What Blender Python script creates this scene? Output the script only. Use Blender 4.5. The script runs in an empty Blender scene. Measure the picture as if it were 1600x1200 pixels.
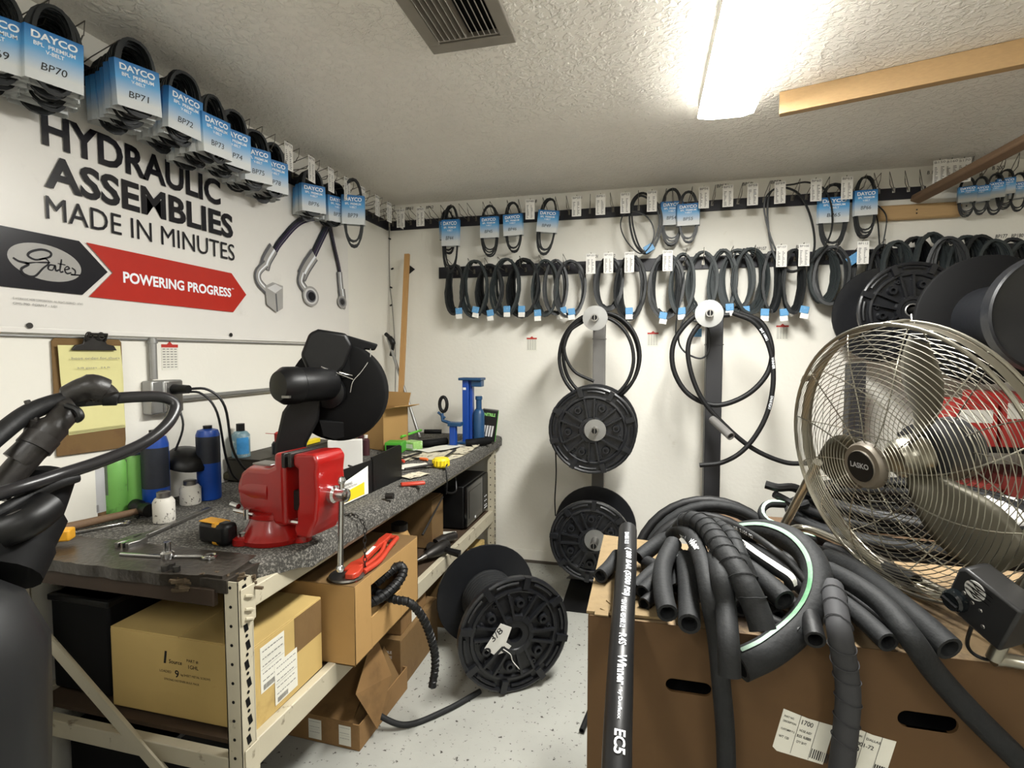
import bpy, bmesh, math, random
from math import sin, cos, pi, radians, sqrt, atan2
from mathutils import Vector as V, Matrix as M
random.seed(7)
sc = bpy.context.scene
C = sc.collection
# ---------------------------------------------------------------- camera
CAMZ = 1.45
FPX = 828.0
PITCH = math.atan(47/828); YAW = math.atan(208*cos(PITCH)/828)
cam = bpy.data.cameras.new('camera'); camo = bpy.data.objects.new('camera', cam); C.objects.link(camo)
cam.sensor_width = 36; cam.lens = FPX/1600*36; cam.clip_start = .02
camo.location = (0, 0, CAMZ); camo.rotation_euler = (pi/2-PITCH, 0, YAW)
sc.camera = camo
# ---------------------------------------------------------------- world, lamps, exposure
w = bpy.data.worlds.new('world'); sc.world = w; w.use_nodes = True
w.node_tree.nodes['Background'].inputs[0].default_value = (.9, .93, 1, 1)
w.node_tree.nodes['Background'].inputs[1].default_value = .25
sc.view_settings.view_transform = 'Standard'; sc.view_settings.look = 'None'
sc.view_settings.gamma = 1; sc.view_settings.use_curve_mapping = False
sc.view_settings.exposure = 2.5
LAMP_STRENGTH = 23.0      # emission of the fluorescent diffusers
REAR_STRENGTH = 7.0
# ---------------------------------------------------------------- geometry of the place
WX, WY, RX, RY, H = -1.81, 3.55, 3.3, -2.4, 2.514
BT = .86                   # worktop height
_F = V((-sin(YAW)*cos(PITCH), cos(YAW)*cos(PITCH), -sin(PITCH)))
_R = V((cos(YAW), sin(YAW), 0)); _U = _R.cross(_F); _C = V((0, 0, CAMZ))
def P(a, b, X=None, Y=None, Z=None, D=None):
    "point of the place seen at a, b of the 1600x1200 photograph, on a given real plane"
    d = _F + _R*((a-800)/FPX) - _U*((b-600)/FPX)
    t = X/d.x if X is not None else Y/d.y if Y is not None else (Z-CAMZ)/d.z if Z is not None else D
    return _C + d*t
# ---------------------------------------------------------------- materials
def lin(c):
    return tuple(((x/255)/12.92 if x/255 <= .04045 else ((x/255+.055)/1.055)**2.4) for x in c)+(1,)
MATS = {}
def mat(name, col, rough=.5, metal=0, var=.12, vs=14, bump=0, bs=60, col2=None, cs=6, cw=.5, spec=.5, emit=0, coat=0, trans=0, stretch=None, cedge=.12):
    if name in MATS: return MATS[name]
    m = bpy.data.materials.new(name); m.use_nodes = True; MATS[name] = m
    nt = m.node_tree; n = nt.nodes; l = nt.links; b = n['Principled BSDF']
    b.inputs['Roughness'].default_value = rough; b.inputs['Metallic'].default_value = metal
    b.inputs['Specular IOR Level'].default_value = spec; b.inputs['Coat Weight'].default_value = coat
    b.inputs['Transmission Weight'].default_value = trans
    tc = n.new('ShaderNodeTexCoord'); src = tc.outputs['Object']
    if stretch:
        mp = n.new('ShaderNodeMapping'); mp.inputs['Scale'].default_value = stretch; l.new(src, mp.inputs[0]); src = mp.outputs[0]
    c = lin(col)
    nz = n.new('ShaderNodeTexNoise'); nz.inputs['Scale'].default_value = vs; nz.inputs['Detail'].default_value = 6; l.new(src, nz.inputs['Vector'])
    mx = n.new('ShaderNodeMix'); mx.data_type = 'RGBA'
    mx.inputs[6].default_value = tuple(x*(1-var) for x in c[:3])+(1,); mx.inputs[7].default_value = tuple(min(1, x*(1+var)) for x in c[:3])+(1,)
    l.new(nz.outputs['Fac'], mx.inputs[0]); out = mx.outputs[2]
    if col2:
        n2 = n.new('ShaderNodeTexNoise'); n2.inputs['Scale'].default_value = cs; n2.inputs['Detail'].default_value = 8; n2.inputs['Roughness'].default_value = .65
        l.new(src, n2.inputs['Vector'])
        mr = n.new('ShaderNodeMapRange'); mr.inputs[1].default_value = cw; mr.inputs[2].default_value = cw+cedge; l.new(n2.outputs['Fac'], mr.inputs[0])
        m2 = n.new('ShaderNodeMix'); m2.data_type = 'RGBA'; l.new(mr.outputs[0], m2.inputs[0]); l.new(out, m2.inputs[6]); m2.inputs[7].default_value = lin(col2); out = m2.outputs[2]
    l.new(out, b.inputs['Base Color'])
    if bump:
        n3 = n.new('ShaderNodeTexNoise'); n3.inputs['Scale'].default_value = bs; n3.inputs['Detail'].default_value = 4; l.new(src, n3.inputs['Vector'])
        bp = n.new('ShaderNodeBump'); bp.inputs['Strength'].default_value = bump; bp.inputs['Distance'].default_value = .004
        l.new(n3.outputs['Fac'], bp.inputs['Height']); l.new(bp.outputs[0], b.inputs['Normal'])
    if emit:
        b.inputs['Emission Color'].default_value = c; b.inputs['Emission Strength'].default_value = emit
    return m
def mix_of(nt, a, b_, fac):
    m2 = nt.nodes.new('ShaderNodeMix'); m2.data_type = 'RGBA'
    for s, v in ((0, fac), (6, a), (7, b_)):
        if hasattr(v, 'links'): nt.links.new(v, m2.inputs[s])
        else: m2.inputs[s].default_value = v
    return m2.outputs[2]
# ---------------------------------------------------------------- mesh builder
class MB:
    def __init__(s): s.v = []; s.f = []; s.mi = []; s.cur = 0
    def add(s, vs, fs):
        o = len(s.v); s.v += [V(p) for p in vs]; s.f += [tuple(i+o for i in f) for f in fs]; s.mi += [s.cur]*len(fs); return s
    def box(s, c, size, R=None):
        x, y, z = size[0]/2, size[1]/2, size[2]/2; c = V(c)
        vs = [V((a*x, b*y, d*z)) for a in (-1, 1) for b in (-1, 1) for d in (-1, 1)]
        if R is not None: vs = [R @ p for p in vs]
        return s.add([c+p for p in vs], [(0, 1, 3, 2), (4, 6, 7, 5), (0, 4, 5, 1), (2, 3, 7, 6), (0, 2, 6, 4), (1, 5, 7, 3)])
    def bx(s, x0, x1, y0, y1, z0, z1): return s.box(((x0+x1)/2, (y0+y1)/2, (z0+z1)/2), (abs(x1-x0), abs(y1-y0), abs(z1-z0)))
    def hexa(s, p): return s.add(p, [(0, 3, 2, 1), (4, 5, 6, 7), (0, 1, 5, 4), (1, 2, 6, 5), (2, 3, 7, 6), (3, 0, 4, 7)])
    def tube(s, pts, r, n=10, closed=False, caps=True, prof=None):
        pts = [V(p) for p in pts]; k = len(pts)
        rs = r if isinstance(r, (list, tuple)) else [r]*k
        T = []
        for i in range(k):
            a = pts[(i-1) % k] if (closed or i > 0) else pts[i]; b = pts[(i+1) % k] if (closed or i < k-1) else pts[i]
            t = (b-a); T.append(t.normalized() if t.length > 1e-9 else V((0, 0, 1)))
        up = V((0, 0, 1)) if abs(T[0].z) < .9 else V((0, 1, 0))
        nrm = (up-T[0]*up.dot(T[0])).normalized(); o = len(s.v); vs = []
        N = [nrm]
        for i in range(1, k):
            nn = N[-1]-T[i]*N[-1].dot(T[i]); N.append(nn.normalized() if nn.length > 1e-6 else N[-1])
        if closed:
            # unwind twist
            nn = N[-1]-T[0]*N[-1].dot(T[0]); nn.normalize(); ang = atan2(nn.cross(N[0]).dot(T[0]), nn.dot(N[0]))
            N = [M.Rotation(ang*i/k, 3, T[i]) @ N[i] for i in range(k)]
        pr = prof or [(cos(2*pi*j/n), sin(2*pi*j/n)) for j in range(n)]; n = len(pr)
        for i in range(k):
            B = T[i].cross(N[i])
            for (a, b) in pr: vs.append(pts[i]+N[i]*a*rs[i]+B*b*rs[i])
        fs = []
        for i in range(k if closed else k-1):
            i2 = (i+1) % k
            for j in range(n): fs.append((i*n+j, i*n+(j+1) % n, i2*n+(j+1) % n, i2*n+j))
        if caps and not closed: fs.append(tuple(range(n))[::-1]); fs.append(tuple((k-1)*n+j for j in range(n)))
        return s.add(vs, fs)
    def pipe(s, pts, r, ri, n=14):
        "open hose with a bore at both ends"
        pts = smooth(pts) if len(pts) > 2 else [V(p) for p in pts]
        s.tube(pts, r, n, caps=False)
        for e, q in ((pts[0], pts[1]), (pts[-1], pts[-2])):
            d = (q-e).normalized(); s.tube([e, e+d*.0001, e+d*r*1.6], [r, ri, ri], n, caps=False)
            s.tube([e+d*r*1.6, e+d*(r*1.6+.0005)], [ri, ri*.98], n, caps=True)
        return s
    def lathe(s, prof, O, ax=(0, 0, 1), n=24, caps=True):
        "prof: list of (radius, height) along ax from O"
        ax = V(ax).normalized(); u = ax.orthogonal().normalized(); w_ = ax.cross(u); O = V(O); vs = []; fs = []; k = len(prof)
        for (r, h) in prof:
            for j in range(n): a = 2*pi*j/n; vs.append(O+ax*h+(u*cos(a)+w_*sin(a))*max(r, 1e-5))
        for i in range(k-1):
            for j in range(n): fs.append((i*n+j, i*n+(j+1) % n, (i+1)*n+(j+1) % n, (i+1)*n+j))
        if caps and prof[0][0] > 1e-4: fs.append(tuple(range(n))[::-1])
        if caps and prof[-1][0] > 1e-4: fs.append(tuple((k-1)*n+j for j in range(n)))
        return s.add(vs, fs)
    def prism(s, poly, O, u, v, t):
        "2D outline in plane u, v from O, given thickness t along u x v"
        O, u, v = V(O), V(u), V(v); nn = u.cross(v).normalized(); k = len(poly)
        a = [O+u*x+v*y for x, y in poly]
        if abs(t) < 1e-9: return s.add(a, [tuple(range(k))])
        return s.add(a+[p+nn*t for p in a], [tuple(range(k))[::-1], tuple(range(k, 2*k))]+[(i, (i+1) % k, k+(i+1) % k, k+i) for i in range(k)])
    def mesh(s, name, mats, smooth_=True, ang=38):
        me = bpy.data.meshes.new(name); me.from_pydata([tuple(p) for p in s.v], [], s.f)
        for m in (mats if isinstance(mats, (list, tuple)) else [mats]): me.materials.append(m)
        if max(s.mi or [0]): me.polygons.foreach_set('material_index', s.mi)
        if smooth_:
            me.polygons.foreach_set('use_smooth', [True]*len(me.polygons)); me.set_sharp_from_angle(angle=radians(ang))
        me.update(); return me
ROOT = {}
def root_of(o):
    while o.parent: o = o.parent
    return o
def part(mb, name, m, parent=None, local=False, bevel=0, kind=None, label=None, smooth_=True, seg=2, ang=38):
    if parent is not None and not local:
        Mi = ROOT.get(root_of(parent).name)
        if Mi is not None: mb.v = [Mi @ p for p in mb.v]
    o = bpy.data.objects.new(name, mb.mesh(name, m, smooth_, ang)); C.objects.link(o)
    if parent is not None: o.parent = parent
    if bevel:
        b = o.modifiers.new('bevel', 'BEVEL'); b.width = bevel; b.segments = seg; b.limit_method = 'ANGLE'; b.angle_limit = radians(40)
    if kind: o['kind'] = kind
    if label: o['label'] = label
    return o
def thing(name, label, cat, loc=(0, 0, 0), group=None, mtx=None):
    o = bpy.data.objects.new(name, None); C.objects.link(o); o.empty_display_size = .05
    mm = mtx.copy() if mtx is not None else M.Translation(V(loc))
    o.matrix_world = mm; ROOT[o.name] = mm.inverted(); tag(o, label, cat, group); return o
def tag(o, label, cat, group=None):
    o['label'] = label; o['category'] = cat
    if group: o['group'] = group
    return o
def solo(mb, name, m, label, cat, group=None, loc=None, **k):
    "a thing that is one mesh; origin moved to its base"
    if loc is None:
        xs = [p.x for p in mb.v]; ys = [p.y for p in mb.v]; zs = [p.z for p in mb.v]
        loc = V(((min(xs)+max(xs))/2, (min(ys)+max(ys))/2, min(zs)))
    loc = V(loc); mb.v = [p-loc for p in mb.v]
    o = part(mb, name, m, **k); o.location = loc; return tag(o, label, cat, group)
def struct(mb, name, m, **k):
    o = part(mb, name, m, **k); o['kind'] = 'structure'; return o
def dup(root, mtx, label=None, group=None):
    r = root.copy(); C.objects.link(r); r.matrix_world = mtx; ROOT[r.name] = mtx.inverted()
    if label: r['label'] = label
    if group: r['group'] = group
    for ch in list(root.children):
        c = ch.copy(); C.objects.link(c); c.parent = r
        for g in ch.children:
            if g.name.startswith('handwriting'): continue
            d = g.copy(); C.objects.link(d); d.parent = c
    return r
def smooth(pts, n=6, closed=False):
    "Catmull-Rom through the points"
    p = [V(q) for q in pts]; k = len(p); out = []
    if k < 3 and not closed: return p
    for i in range(k if closed else k-1):
        p1, p2 = p[i], p[(i+1) % k]
        p0 = p[(i-1) % k] if (closed or i > 0) else p1+(p1-p2); p3 = p[(i+2) % k] if (closed or i < k-2) else p2+(p2-p1)
        for j in range(n):
            t = j/n; out.append(.5*((2*p1)+(p2-p0)*t+(2*p0-5*p1+4*p2-p3)*t*t+(3*p1-p0-3*p2+p3)*t**3))
    if not closed: out.append(p[-1])
    return out
def frame(O, u, v):
    u = V(u).normalized(); nn = u.cross(V(v)).normalized(); v = nn.cross(u)
    m = M((u, v, nn)).transposed().to_4x4(); m.translation = V(O); return m
_TC = {}
def glyphs(s, bold=0, res=3):
    k = (s, bold)
    if k not in _TC:
        cu = bpy.data.curves.new('t', 'FONT'); cu.body = s; cu.offset = bold; cu.resolution_u = res
        o = bpy.data.objects.new('t', cu); C.objects.link(o)
        dg = bpy.context.evaluated_depsgraph_get(); me = bpy.data.meshes.new_from_object(o.evaluated_get(dg))
        vs = [p.co.copy() for p in me.vertices]; fs = [tuple(p.vertices) for p in me.polygons]
        x0 = min(p.x for p in vs); x1 = max(p.x for p in vs); y0 = min(p.y for p in vs); y1 = max(p.y for p in vs)
        _TC[k] = ([((p.x-x0)/(x1-x0), (p.y-y0)/(y1-y0)) for p in vs], fs, (x1-x0)/(y1-y0))
        bpy.data.objects.remove(o); bpy.data.curves.remove(cu); bpy.data.meshes.remove(me)
    return _TC[k]
def write(mb, s, fn, w_, h, x0=0, y0=0, bold=0, shear=0):
    "letters of s mapped by fn(x, y); x0,y0 lower left; w_ or h may be None"
    g, fs, asp = glyphs(s, bold)
    if w_ is None: w_ = h*asp
    if h is None: h = w_/asp
    return mb.add([fn(x0+x*w_+shear*y*h, y0+y*h) for x, y in g], fs)
def plane_fn(O, u, v, e=.0006):
    O, u, v = V(O), V(u).normalized(), V(v).normalized(); nn = u.cross(v).normalized()*e
    return lambda x, y: O+u*x+v*y+nn
ORD = ['first', 'second', 'third', 'fourth', 'fifth', 'sixth', 'seventh', 'eighth', 'ninth', 'tenth', 'eleventh', 'twelfth', 'thirteenth', 'fourteenth', 'fifteenth', 'sixteenth', 'seventeenth', 'eighteenth', 'nineteenth', 'twentieth',
       'twenty-first', 'twenty-second', 'twenty-third', 'twenty-fourth', 'twenty-fifth', 'twenty-sixth', 'twenty-seventh', 'twenty-eighth', 'twenty-ninth', 'thirtieth', 'thirty-first', 'thirty-second', 'thirty-third', 'thirty-fourth', 'thirty-fifth', 'thirty-sixth', 'thirty-seventh', 'thirty-eighth', 'thirty-ninth', 'fortieth']
# ---------------------------------------------------------------- palette
m_wall = mat('painted_wall', (230, 227, 217), .6, var=.04, vs=3, bump=.25, bs=45, col2=(196, 187, 170), cs=5, cw=.66, cedge=.15)
m_ceil = mat('textured_ceiling', (240, 236, 227), .8, var=.05, vs=5)
nt = m_ceil.node_tree
vz = nt.nodes.new('ShaderNodeTexNoise'); vz.inputs['Scale'].default_value = 42; vz.inputs['Detail'].default_value = 3; vz.inputs['Distortion'].default_value = .7
vr = nt.nodes.new('ShaderNodeMapRange'); vr.inputs[1].default_value = .45; vr.inputs[2].default_value = .62
vb = nt.nodes.new('ShaderNodeBump'); vb.inputs['Strength'].default_value = .75; vb.inputs['Distance'].default_value = .006
tc_ = nt.nodes.new('ShaderNodeTexCoord'); nt.links.new(tc_.outputs['Object'], vz.inputs['Vector'])
nt.links.new(vz.outputs['Fac'], vr.inputs[0]); nt.links.new(vr.outputs[0], vb.inputs['Height']); nt.links.new(vb.outputs[0], nt.nodes['Principled BSDF'].inputs['Normal'])
m_floor = mat('concrete_floor', (160, 160, 153), .5, var=.16, vs=5, bump=.15, bs=40, col2=(52, 48, 44), cs=48, cw=.61, cedge=.03)
m_black = mat('black_plastic', (12, 12, 13), .42, var=.2, vs=20, bump=.05, spec=.35)
m_reel = mat('black_reel_plastic', (24, 25, 28), .36, var=.25, vs=9, bump=.12, bs=50)
m_matte = mat('matte_black', (8, 8, 9), .7, spec=.2)
m_rub = mat('black_rubber', (17, 17, 18), .55, var=.25, vs=15, bump=.2, bs=110, spec=.35)
m_rubg = mat('dark_grey_rubber', (30, 31, 32), .68, var=.35, vs=30, bump=.3, bs=110, spec=.3)
m_belt = mat('belt_rubber', (25, 28, 30), .5, var=.25, vs=22)
m_belt2 = mat('grey_green_belt_rubber', (45, 51, 52), .6, var=.2, vs=22)
m_chrome = mat('chrome', (205, 205, 205), .2, 1, var=.05)
m_steel = mat('worn_steel', (150, 148, 144), .38, 1, var=.2, vs=30, col2=(70, 62, 54), cs=18, cw=.58)
m_dsteel = mat('dark_steel', (62, 60, 58), .45, .8, var=.25, vs=30)
m_galv = mat('galvanised_steel', (160, 160, 158), .42, .85, var=.12, vs=16)
m_wire = mat('hook_wire', (120, 116, 108), .4, .9)
m_white = mat('white_card', (228, 226, 220), .6, var=.04)
m_paper = mat('paper', (222, 220, 208), .7, var=.06, vs=30)
m_ypaper = mat('yellow_pad_paper', (216, 210, 150), .7, var=.06, vs=20, col2=(190, 180, 120), cs=9, cw=.6)
m_ink = mat('black_ink', (22, 20, 20), .6)
m_gink = mat('grey_ink', (120, 118, 116), .7)
m_wprint = mat('white_print', (235, 238, 242), .6, var=.02)
m_red = mat('red_vise_enamel', (148, 18, 15), .28, var=.2, vs=12, coat=.3, col2=(70, 12, 12), cs=14, cw=.63)
m_redp = mat('red_print', (178, 44, 34), .5, var=.05)
m_orange = mat('orange_red_paint', (180, 58, 38), .4, var=.12)
m_oran = mat('orange_plastic', (226, 110, 50), .4)
m_yel = mat('yellow_plastic', (226, 200, 34), .45, var=.08)
m_yelo = mat('amber_plastic', (224, 162, 44), .45, var=.08)
m_blue = mat('blue_enamel', (22, 66, 150), .35, var=.15, vs=18)
m_dblue = mat('dark_blue_enamel', (26, 66, 104), .4, var=.2, vs=18)
m_green = mat('green_print', (74, 160, 48), .5, var=.1)
m_lgreen = mat('pale_green_plastic', (112, 172, 84), .45, var=.2, vs=8, col2=(66, 92, 52), cs=12, cw=.56)
m_card = mat('brown_cardboard', (132, 100, 60), .8, var=.1, vs=10, bump=.1, bs=30, col2=(100, 74, 42), cs=4, cw=.55, cedge=.2)
m_card2 = mat('tan_cardboard', (168, 132, 80), .8, var=.08, vs=8, bump=.1, bs=30, col2=(146, 114, 66), cs=4, cw=.6, cedge=.2)
m_card3 = mat('worn_cardboard', (112, 86, 50), .85, var=.12, vs=14, bump=.3, bs=30, col2=(92, 64, 38), cs=7, cw=.56, cedge=.2)
m_cardtop = mat('soiled_cardboard_top', (138, 116, 86), .85, var=.25, vs=14, bump=.4, bs=30, col2=(62, 48, 34), cs=7, cw=.50, cedge=.14)
m_yback = mat('faded_yellow_cardboard', (192, 164, 102), .8, var=.08, vs=10, bump=.1, col2=(164, 138, 82), cs=5, cw=.6, cedge=.15)
m_edge = mat('torn_card_edge', (124, 105, 74), .9, var=.2, vs=40, bump=.4)
m_wood = mat('pine_wood', (190, 148, 92), .6, var=.16, vs=10, stretch=(1, 12, 12), bump=.1, bs=20)
m_woodv = mat('pine_stick', (182, 140, 86), .6, var=.16, vs=10, stretch=(14, 14, 1), bump=.1, bs=20)
m_woodx = mat('yellow_pine', (178, 146, 102), .6, var=.14, vs=10, stretch=(1, 16, 16), bump=.1, bs=20)
m_dwood = mat('dark_aged_wood', (112, 88, 66), .7, var=.2, vs=10, stretch=(3, 20, 20))
m_cream = mat('scuffed_cream_paint', (186, 178, 156), .5, var=.1, vs=10, bump=.12, bs=40, col2=(92, 76, 56), cs=16, cw=.6, cedge=.1)
m_carpet = mat('grey_carpet', (62, 60, 56), .95, var=.5, vs=10, bump=1.0, bs=120, col2=(124, 121, 114), cs=130, cw=.5, cedge=.08)
m_grease = mat('greasy_worktop', (52, 47, 41), .3, var=.35, vs=24, bump=.5, bs=60, col2=(34, 30, 27), cs=9, cw=.5, cedge=.2)
m_soil = mat('grease_soiled_black', (34, 31, 29), .42, var=.35, vs=18, bump=.5, bs=40, col2=(44, 40, 36), cs=16, cw=.62)
m_fan = mat('fan_silver_wire', (158, 154, 142), .28, .95, var=.1)
m_blade = mat('fan_blade_metal', (86, 82, 70), .42, .5, var=.1, vs=6)
m_post = mat('grey_steel_post', (112, 110, 107), .5, .2, var=.2, vs=8)
m_post2 = mat('dark_steel_post', (48, 48, 50), .5, .3, var=.2, vs=8)
m_strip = mat('black_rail', (20, 19, 30), .5)
# belt sleeve: sky blue above fading to white below (print, along the sleeve's own height)
m_slv = mat('belt_sleeve_card', (70, 150, 208), .5, var=.02)
nt = m_slv.node_tree; b_ = nt.nodes['Principled BSDF']
tc_ = nt.nodes.new('ShaderNodeTexCoord'); sp = nt.nodes.new('ShaderNodeSeparateXYZ'); nt.links.new(tc_.outputs['Generated'], sp.inputs[0])
rp = nt.nodes.new('ShaderNodeValToRGB'); rp.color_ramp.elements[0].color = lin((205, 208, 208)); rp.color_ramp.elements[1].color = lin((34, 106, 170))
rp.color_ramp.elements[0].position = .18; e = rp.color_ramp.elements.new(.62); e.color = lin((88, 160, 214))
nt.links.new(sp.outputs[1], rp.inputs[0]); nt.links.new(rp.outputs[0], b_.inputs['Base Color'])
m_tagb = mat('blue_tag', (92, 150, 196), .5, var=.1, vs=80, col2=(190, 205, 214), cs=70, cw=.58)
m_lamp = mat('fluorescent_diffuser', (252, 251, 246), .5, var=0, emit=LAMP_STRENGTH)
m_lamp2 = mat('fluorescent_diffuser_rear', (252, 251, 246), .5, var=0, emit=REAR_STRENGTH)
m_ban = mat('vinyl_banner', (222, 219, 213), .28, var=.04, vs=3, bump=.1, bs=6, spec=.5, col2=(198, 194, 188), cs=3, cw=.62, cedge=.2)
m_banink = mat('banner_black_ink', (26, 25, 30), .22, var=.1)
m_banred = mat('banner_red_ink', (176, 44, 32), .25, var=.08)
m_bansil = mat('banner_silver_ink', (158, 156, 152), .3, var=.2, vs=8)
m_banpur = mat('banner_purple_ink', (48, 38, 62), .25, var=.25, vs=9)
m_bangl = mat('banner_light_grey_ink', (206, 205, 204), .3)
m_bangd = mat('banner_dark_grey_ink', (92, 92, 96), .3)
# ---------------------------------------------------------------- room shell
struct(MB().bx(WX-.1, RX+.1, RY-.1, WY+.1, -.1, 0), 'floor', m_floor)
struct(MB().bx(WX-.1, RX+.1, RY-.1, WY+.1, H, H+.1), 'ceiling', m_ceil)
struct(MB().bx(WX-.1, WX, RY, WY+.1, 0, H), 'wall_left', m_wall)
struct(MB().bx(WX, RX, WY, WY+.1, 0, H), 'wall_back', m_wall)
struct(MB().bx(RX, RX+.1, RY, WY+.1, 0, H), 'wall_right', m_wall)
struct(MB().bx(WX, RX, RY-.1, RY, 0, H), 'wall_front', m_wall)
m_base = mat('dark_baseboard', (86, 80, 72), .6)
struct(MB().bx(WX, RX, WY-.015, WY, 0, .09), 'baseboard_back', m_wall, bevel=.004)
struct(MB().bx(WX, RX, WY-.018, WY-.014, 0, .02), 'trim_1', m_base)
# ceiling lamps
def fixture(x0, x1, y0, y1, label, strength_mat):
    T = thing('ceiling_light', label, 'lamp', ((x0+x1)/2, (y0+y1)/2, H-.09))
    part(MB().bx(x0+.001, x1-.001, y0+.012, y1-.012, H-.070, H-.001), 'housing', mat('white_lamp_housing', (215, 212, 204), .5), T, bevel=.004)
    mb = MB(); prof = [(x0, H-.070), (x0+.005, H-.075), (x0+.05, H-.085), (x1-.05, H-.085), (x1-.005, H-.075), (x1, H-.070)]
    mb.prism([(a, b) for a, b in prof], (0, y1-.012, 0), (1, 0, 0), (0, 0, 1), y1-y0-.024)
    part(mb, 'diffuser', strength_mat, T)
    for yy in (y0, y1-.012): part(MB().prism([(a-.002*(a < (x0+x1)/2)+.002*(a > (x0+x1)/2), b-.002) for a, b in prof], (0, yy+.012, 0), (1, 0, 0), (0, 0, 1), .012), 'end_cap', mat('white_end_cap', (232, 228, 216), .5), T)
    return T
fixture(.2, .42, 1.2, 2.42, 'white fluorescent wraparound light on the ceiling, lit', m_lamp)
fixture(-.9, -.68, -1.5, -.28, 'lit fluorescent light on the ceiling behind the viewpoint', m_lamp2)
fixture(1.0, 1.22, -1.7, -.48, 'fluorescent light added for fill, unseen on the ceiling behind the viewpoint, to the right', m_lamp2)  # unseen extra fixture, added only to lift the ambient bounce
# ceiling vent
vT = thing('ceiling_vent', 'grey metal louvred air vent set in the ceiling', 'vent', (-.575, 1.56, H-.02))
x0, x1, y0, y1 = -.735, -.435, 1.42, 1.80
mb = MB()
for a in ((x0, x1, y1-.05, y1), (x0, x1, y0, y0+.05), (x0, x0+.045, y0+.05, y1-.05), (x1-.045, x1, y0+.05, y1-.05)): mb.bx(a[0], a[1], a[2], a[3], H-.016, H-.001)
m_vent = mat('grey_vent_metal', (136, 130, 120), .5, .2, var=.15)
part(mb, 'frame', m_vent, vT, bevel=.004)
part(MB().bx(x0+.04, x1-.04, y0+.05, y1-.05, H-.003, H-.0005), 'backing', m_matte, vT)
for i in range(11):
    xx = x0+.055+i*.019; part(MB().box((xx, (y0+y1)/2-.012, H-.012), (.003, y1-y0-.125, .02), M.Rotation(radians(28 if i < 6 else -28), 3, 'Y')), 'louvre', m_vent, vT)
part(MB().bx(x0+.045, x1-.045, y1-.075, y1-.068, H-.018, H-.004), 'cross_bar', m_vent, vT)
# lumber batten under the ceiling
a0 = P(1218, 143, Z=H); a1 = P(1600, 58, Z=H); d = (a1-a0); d.normalize(); a1 = a0+d*1.25; nrm = V((d.y, -d.x, 0))
mb = MB(); w2 = nrm*-.04; mb.hexa([a0+V((0, 0, -.088)), a1+V((0, 0, -.088)), a1+V((0, 0, -.088))+w2, a0+V((0, 0, -.088))+w2, a0-V((0, 0, .001)), a1-V((0, 0, .001)), a1+w2-V((0, 0, .001)), a0+w2-V((0, 0, .001))])
solo(mb, 'ceiling_batten', m_woodx, 'long pine board fixed under the ceiling right of the light', 'board', bevel=.003)
BAT_END = a1
# wood block on back wall, brace
bA = P(1371, 333, Y=WY-.04)
T = thing('wall_block', 'short pine board screwed to the back wall under the strip end', 'board', (bA.x+.2, WY, bA.z-.05))
q0 = P(1372, 345, Y=WY-.04); q1 = P(1505, 316, Y=WY-.04)
part(MB().bx(q0.x, q1.x, WY-.042, WY-.001, q0.z, q0.z+.085), 'board', m_woodx, T, bevel=.012)
for dx, dz in ((.2, .05), (.2, .03), (.42, .055), (.45, .055)):
    part(MB().lathe([(.0045, 0), (.004, .0015)], (q0.x+dx*.95, WY-.0422, q0.z+dz), (0, -1, 0), 8), 'screw', m_dsteel, T)
s0 = P(1430, 312, Y=WY-.07); s1 = P(1600, 222, Y=2.75)
d = (s1-s0).normalized(); s1 = s0+d*1.3
solo(MB().box((s0+s1)/2, ((s1-s0).length, .04, .055), frame((0, 0, 0), d, V((0, 1, .3)) - d*d.dot(V((0, 1, .3)))).to_3x3()), 'brace_pole', m_dwood, 'dark wooden brace slanting up from the pine block on the back wall', 'pole', bevel=.01)
# ================================================================ WORKBENCH
BT = .885; BX = -.985; SH = .41
bench = thing('workbench', 'long cream steel-framed workbench with carpeted top along the left wall', 'workbench', (-1.4, 2.27, 0))
part(MB().bx(WX+.005, BX-.03, 1.09, 3.5, BT-.04, BT-.006), 'worktop', m_grease, bench)
# soft carpet: rounded over the front edge, frayed at the near end
mb = MB(); N = 46; rows = []
random.seed(3)
for i in range(N+1):
    y = 1.20+(3.52-1.20)*i/N; j = random.uniform(-.004, .004); fr = 0
    xr = BX+.035+.012*sin(y*7)*.4+j
    if y < 1.32: xr -= (1.32-y)*.55
    sag = .002*sin(y*13)
    rows.append([V((WX+.006, y, BT-.003)), V((-1.5, y, BT+sag)), V((-1.2, y, BT+sag)), V((xr-.03, y, BT)), V((xr-.006, y, BT-.008)), V((xr, y, BT-.024)), V((xr-.002, y, BT-(.068 if y > 1.34 else .05)+j)), V((xr-.012, y, BT-(.068 if y > 1.34 else .05)+j)), V((xr-.014, y, BT-.03)), V((WX+.006, y, BT-.008))])
vs = [p for r in rows for p in r]; k = 10; fs = []
for i in range(N):
    for j in range(k): fs.append((i*k+j, i*k+(j+1) % k, (i+1)*k+(j+1) % k, (i+1)*k+j))
fs.append(tuple(range(k))); fs.append(tuple(N*k+j for j in range(k))[::-1])
mb.add(vs, fs); part(mb, 'carpet', m_carpet, bench)
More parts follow.
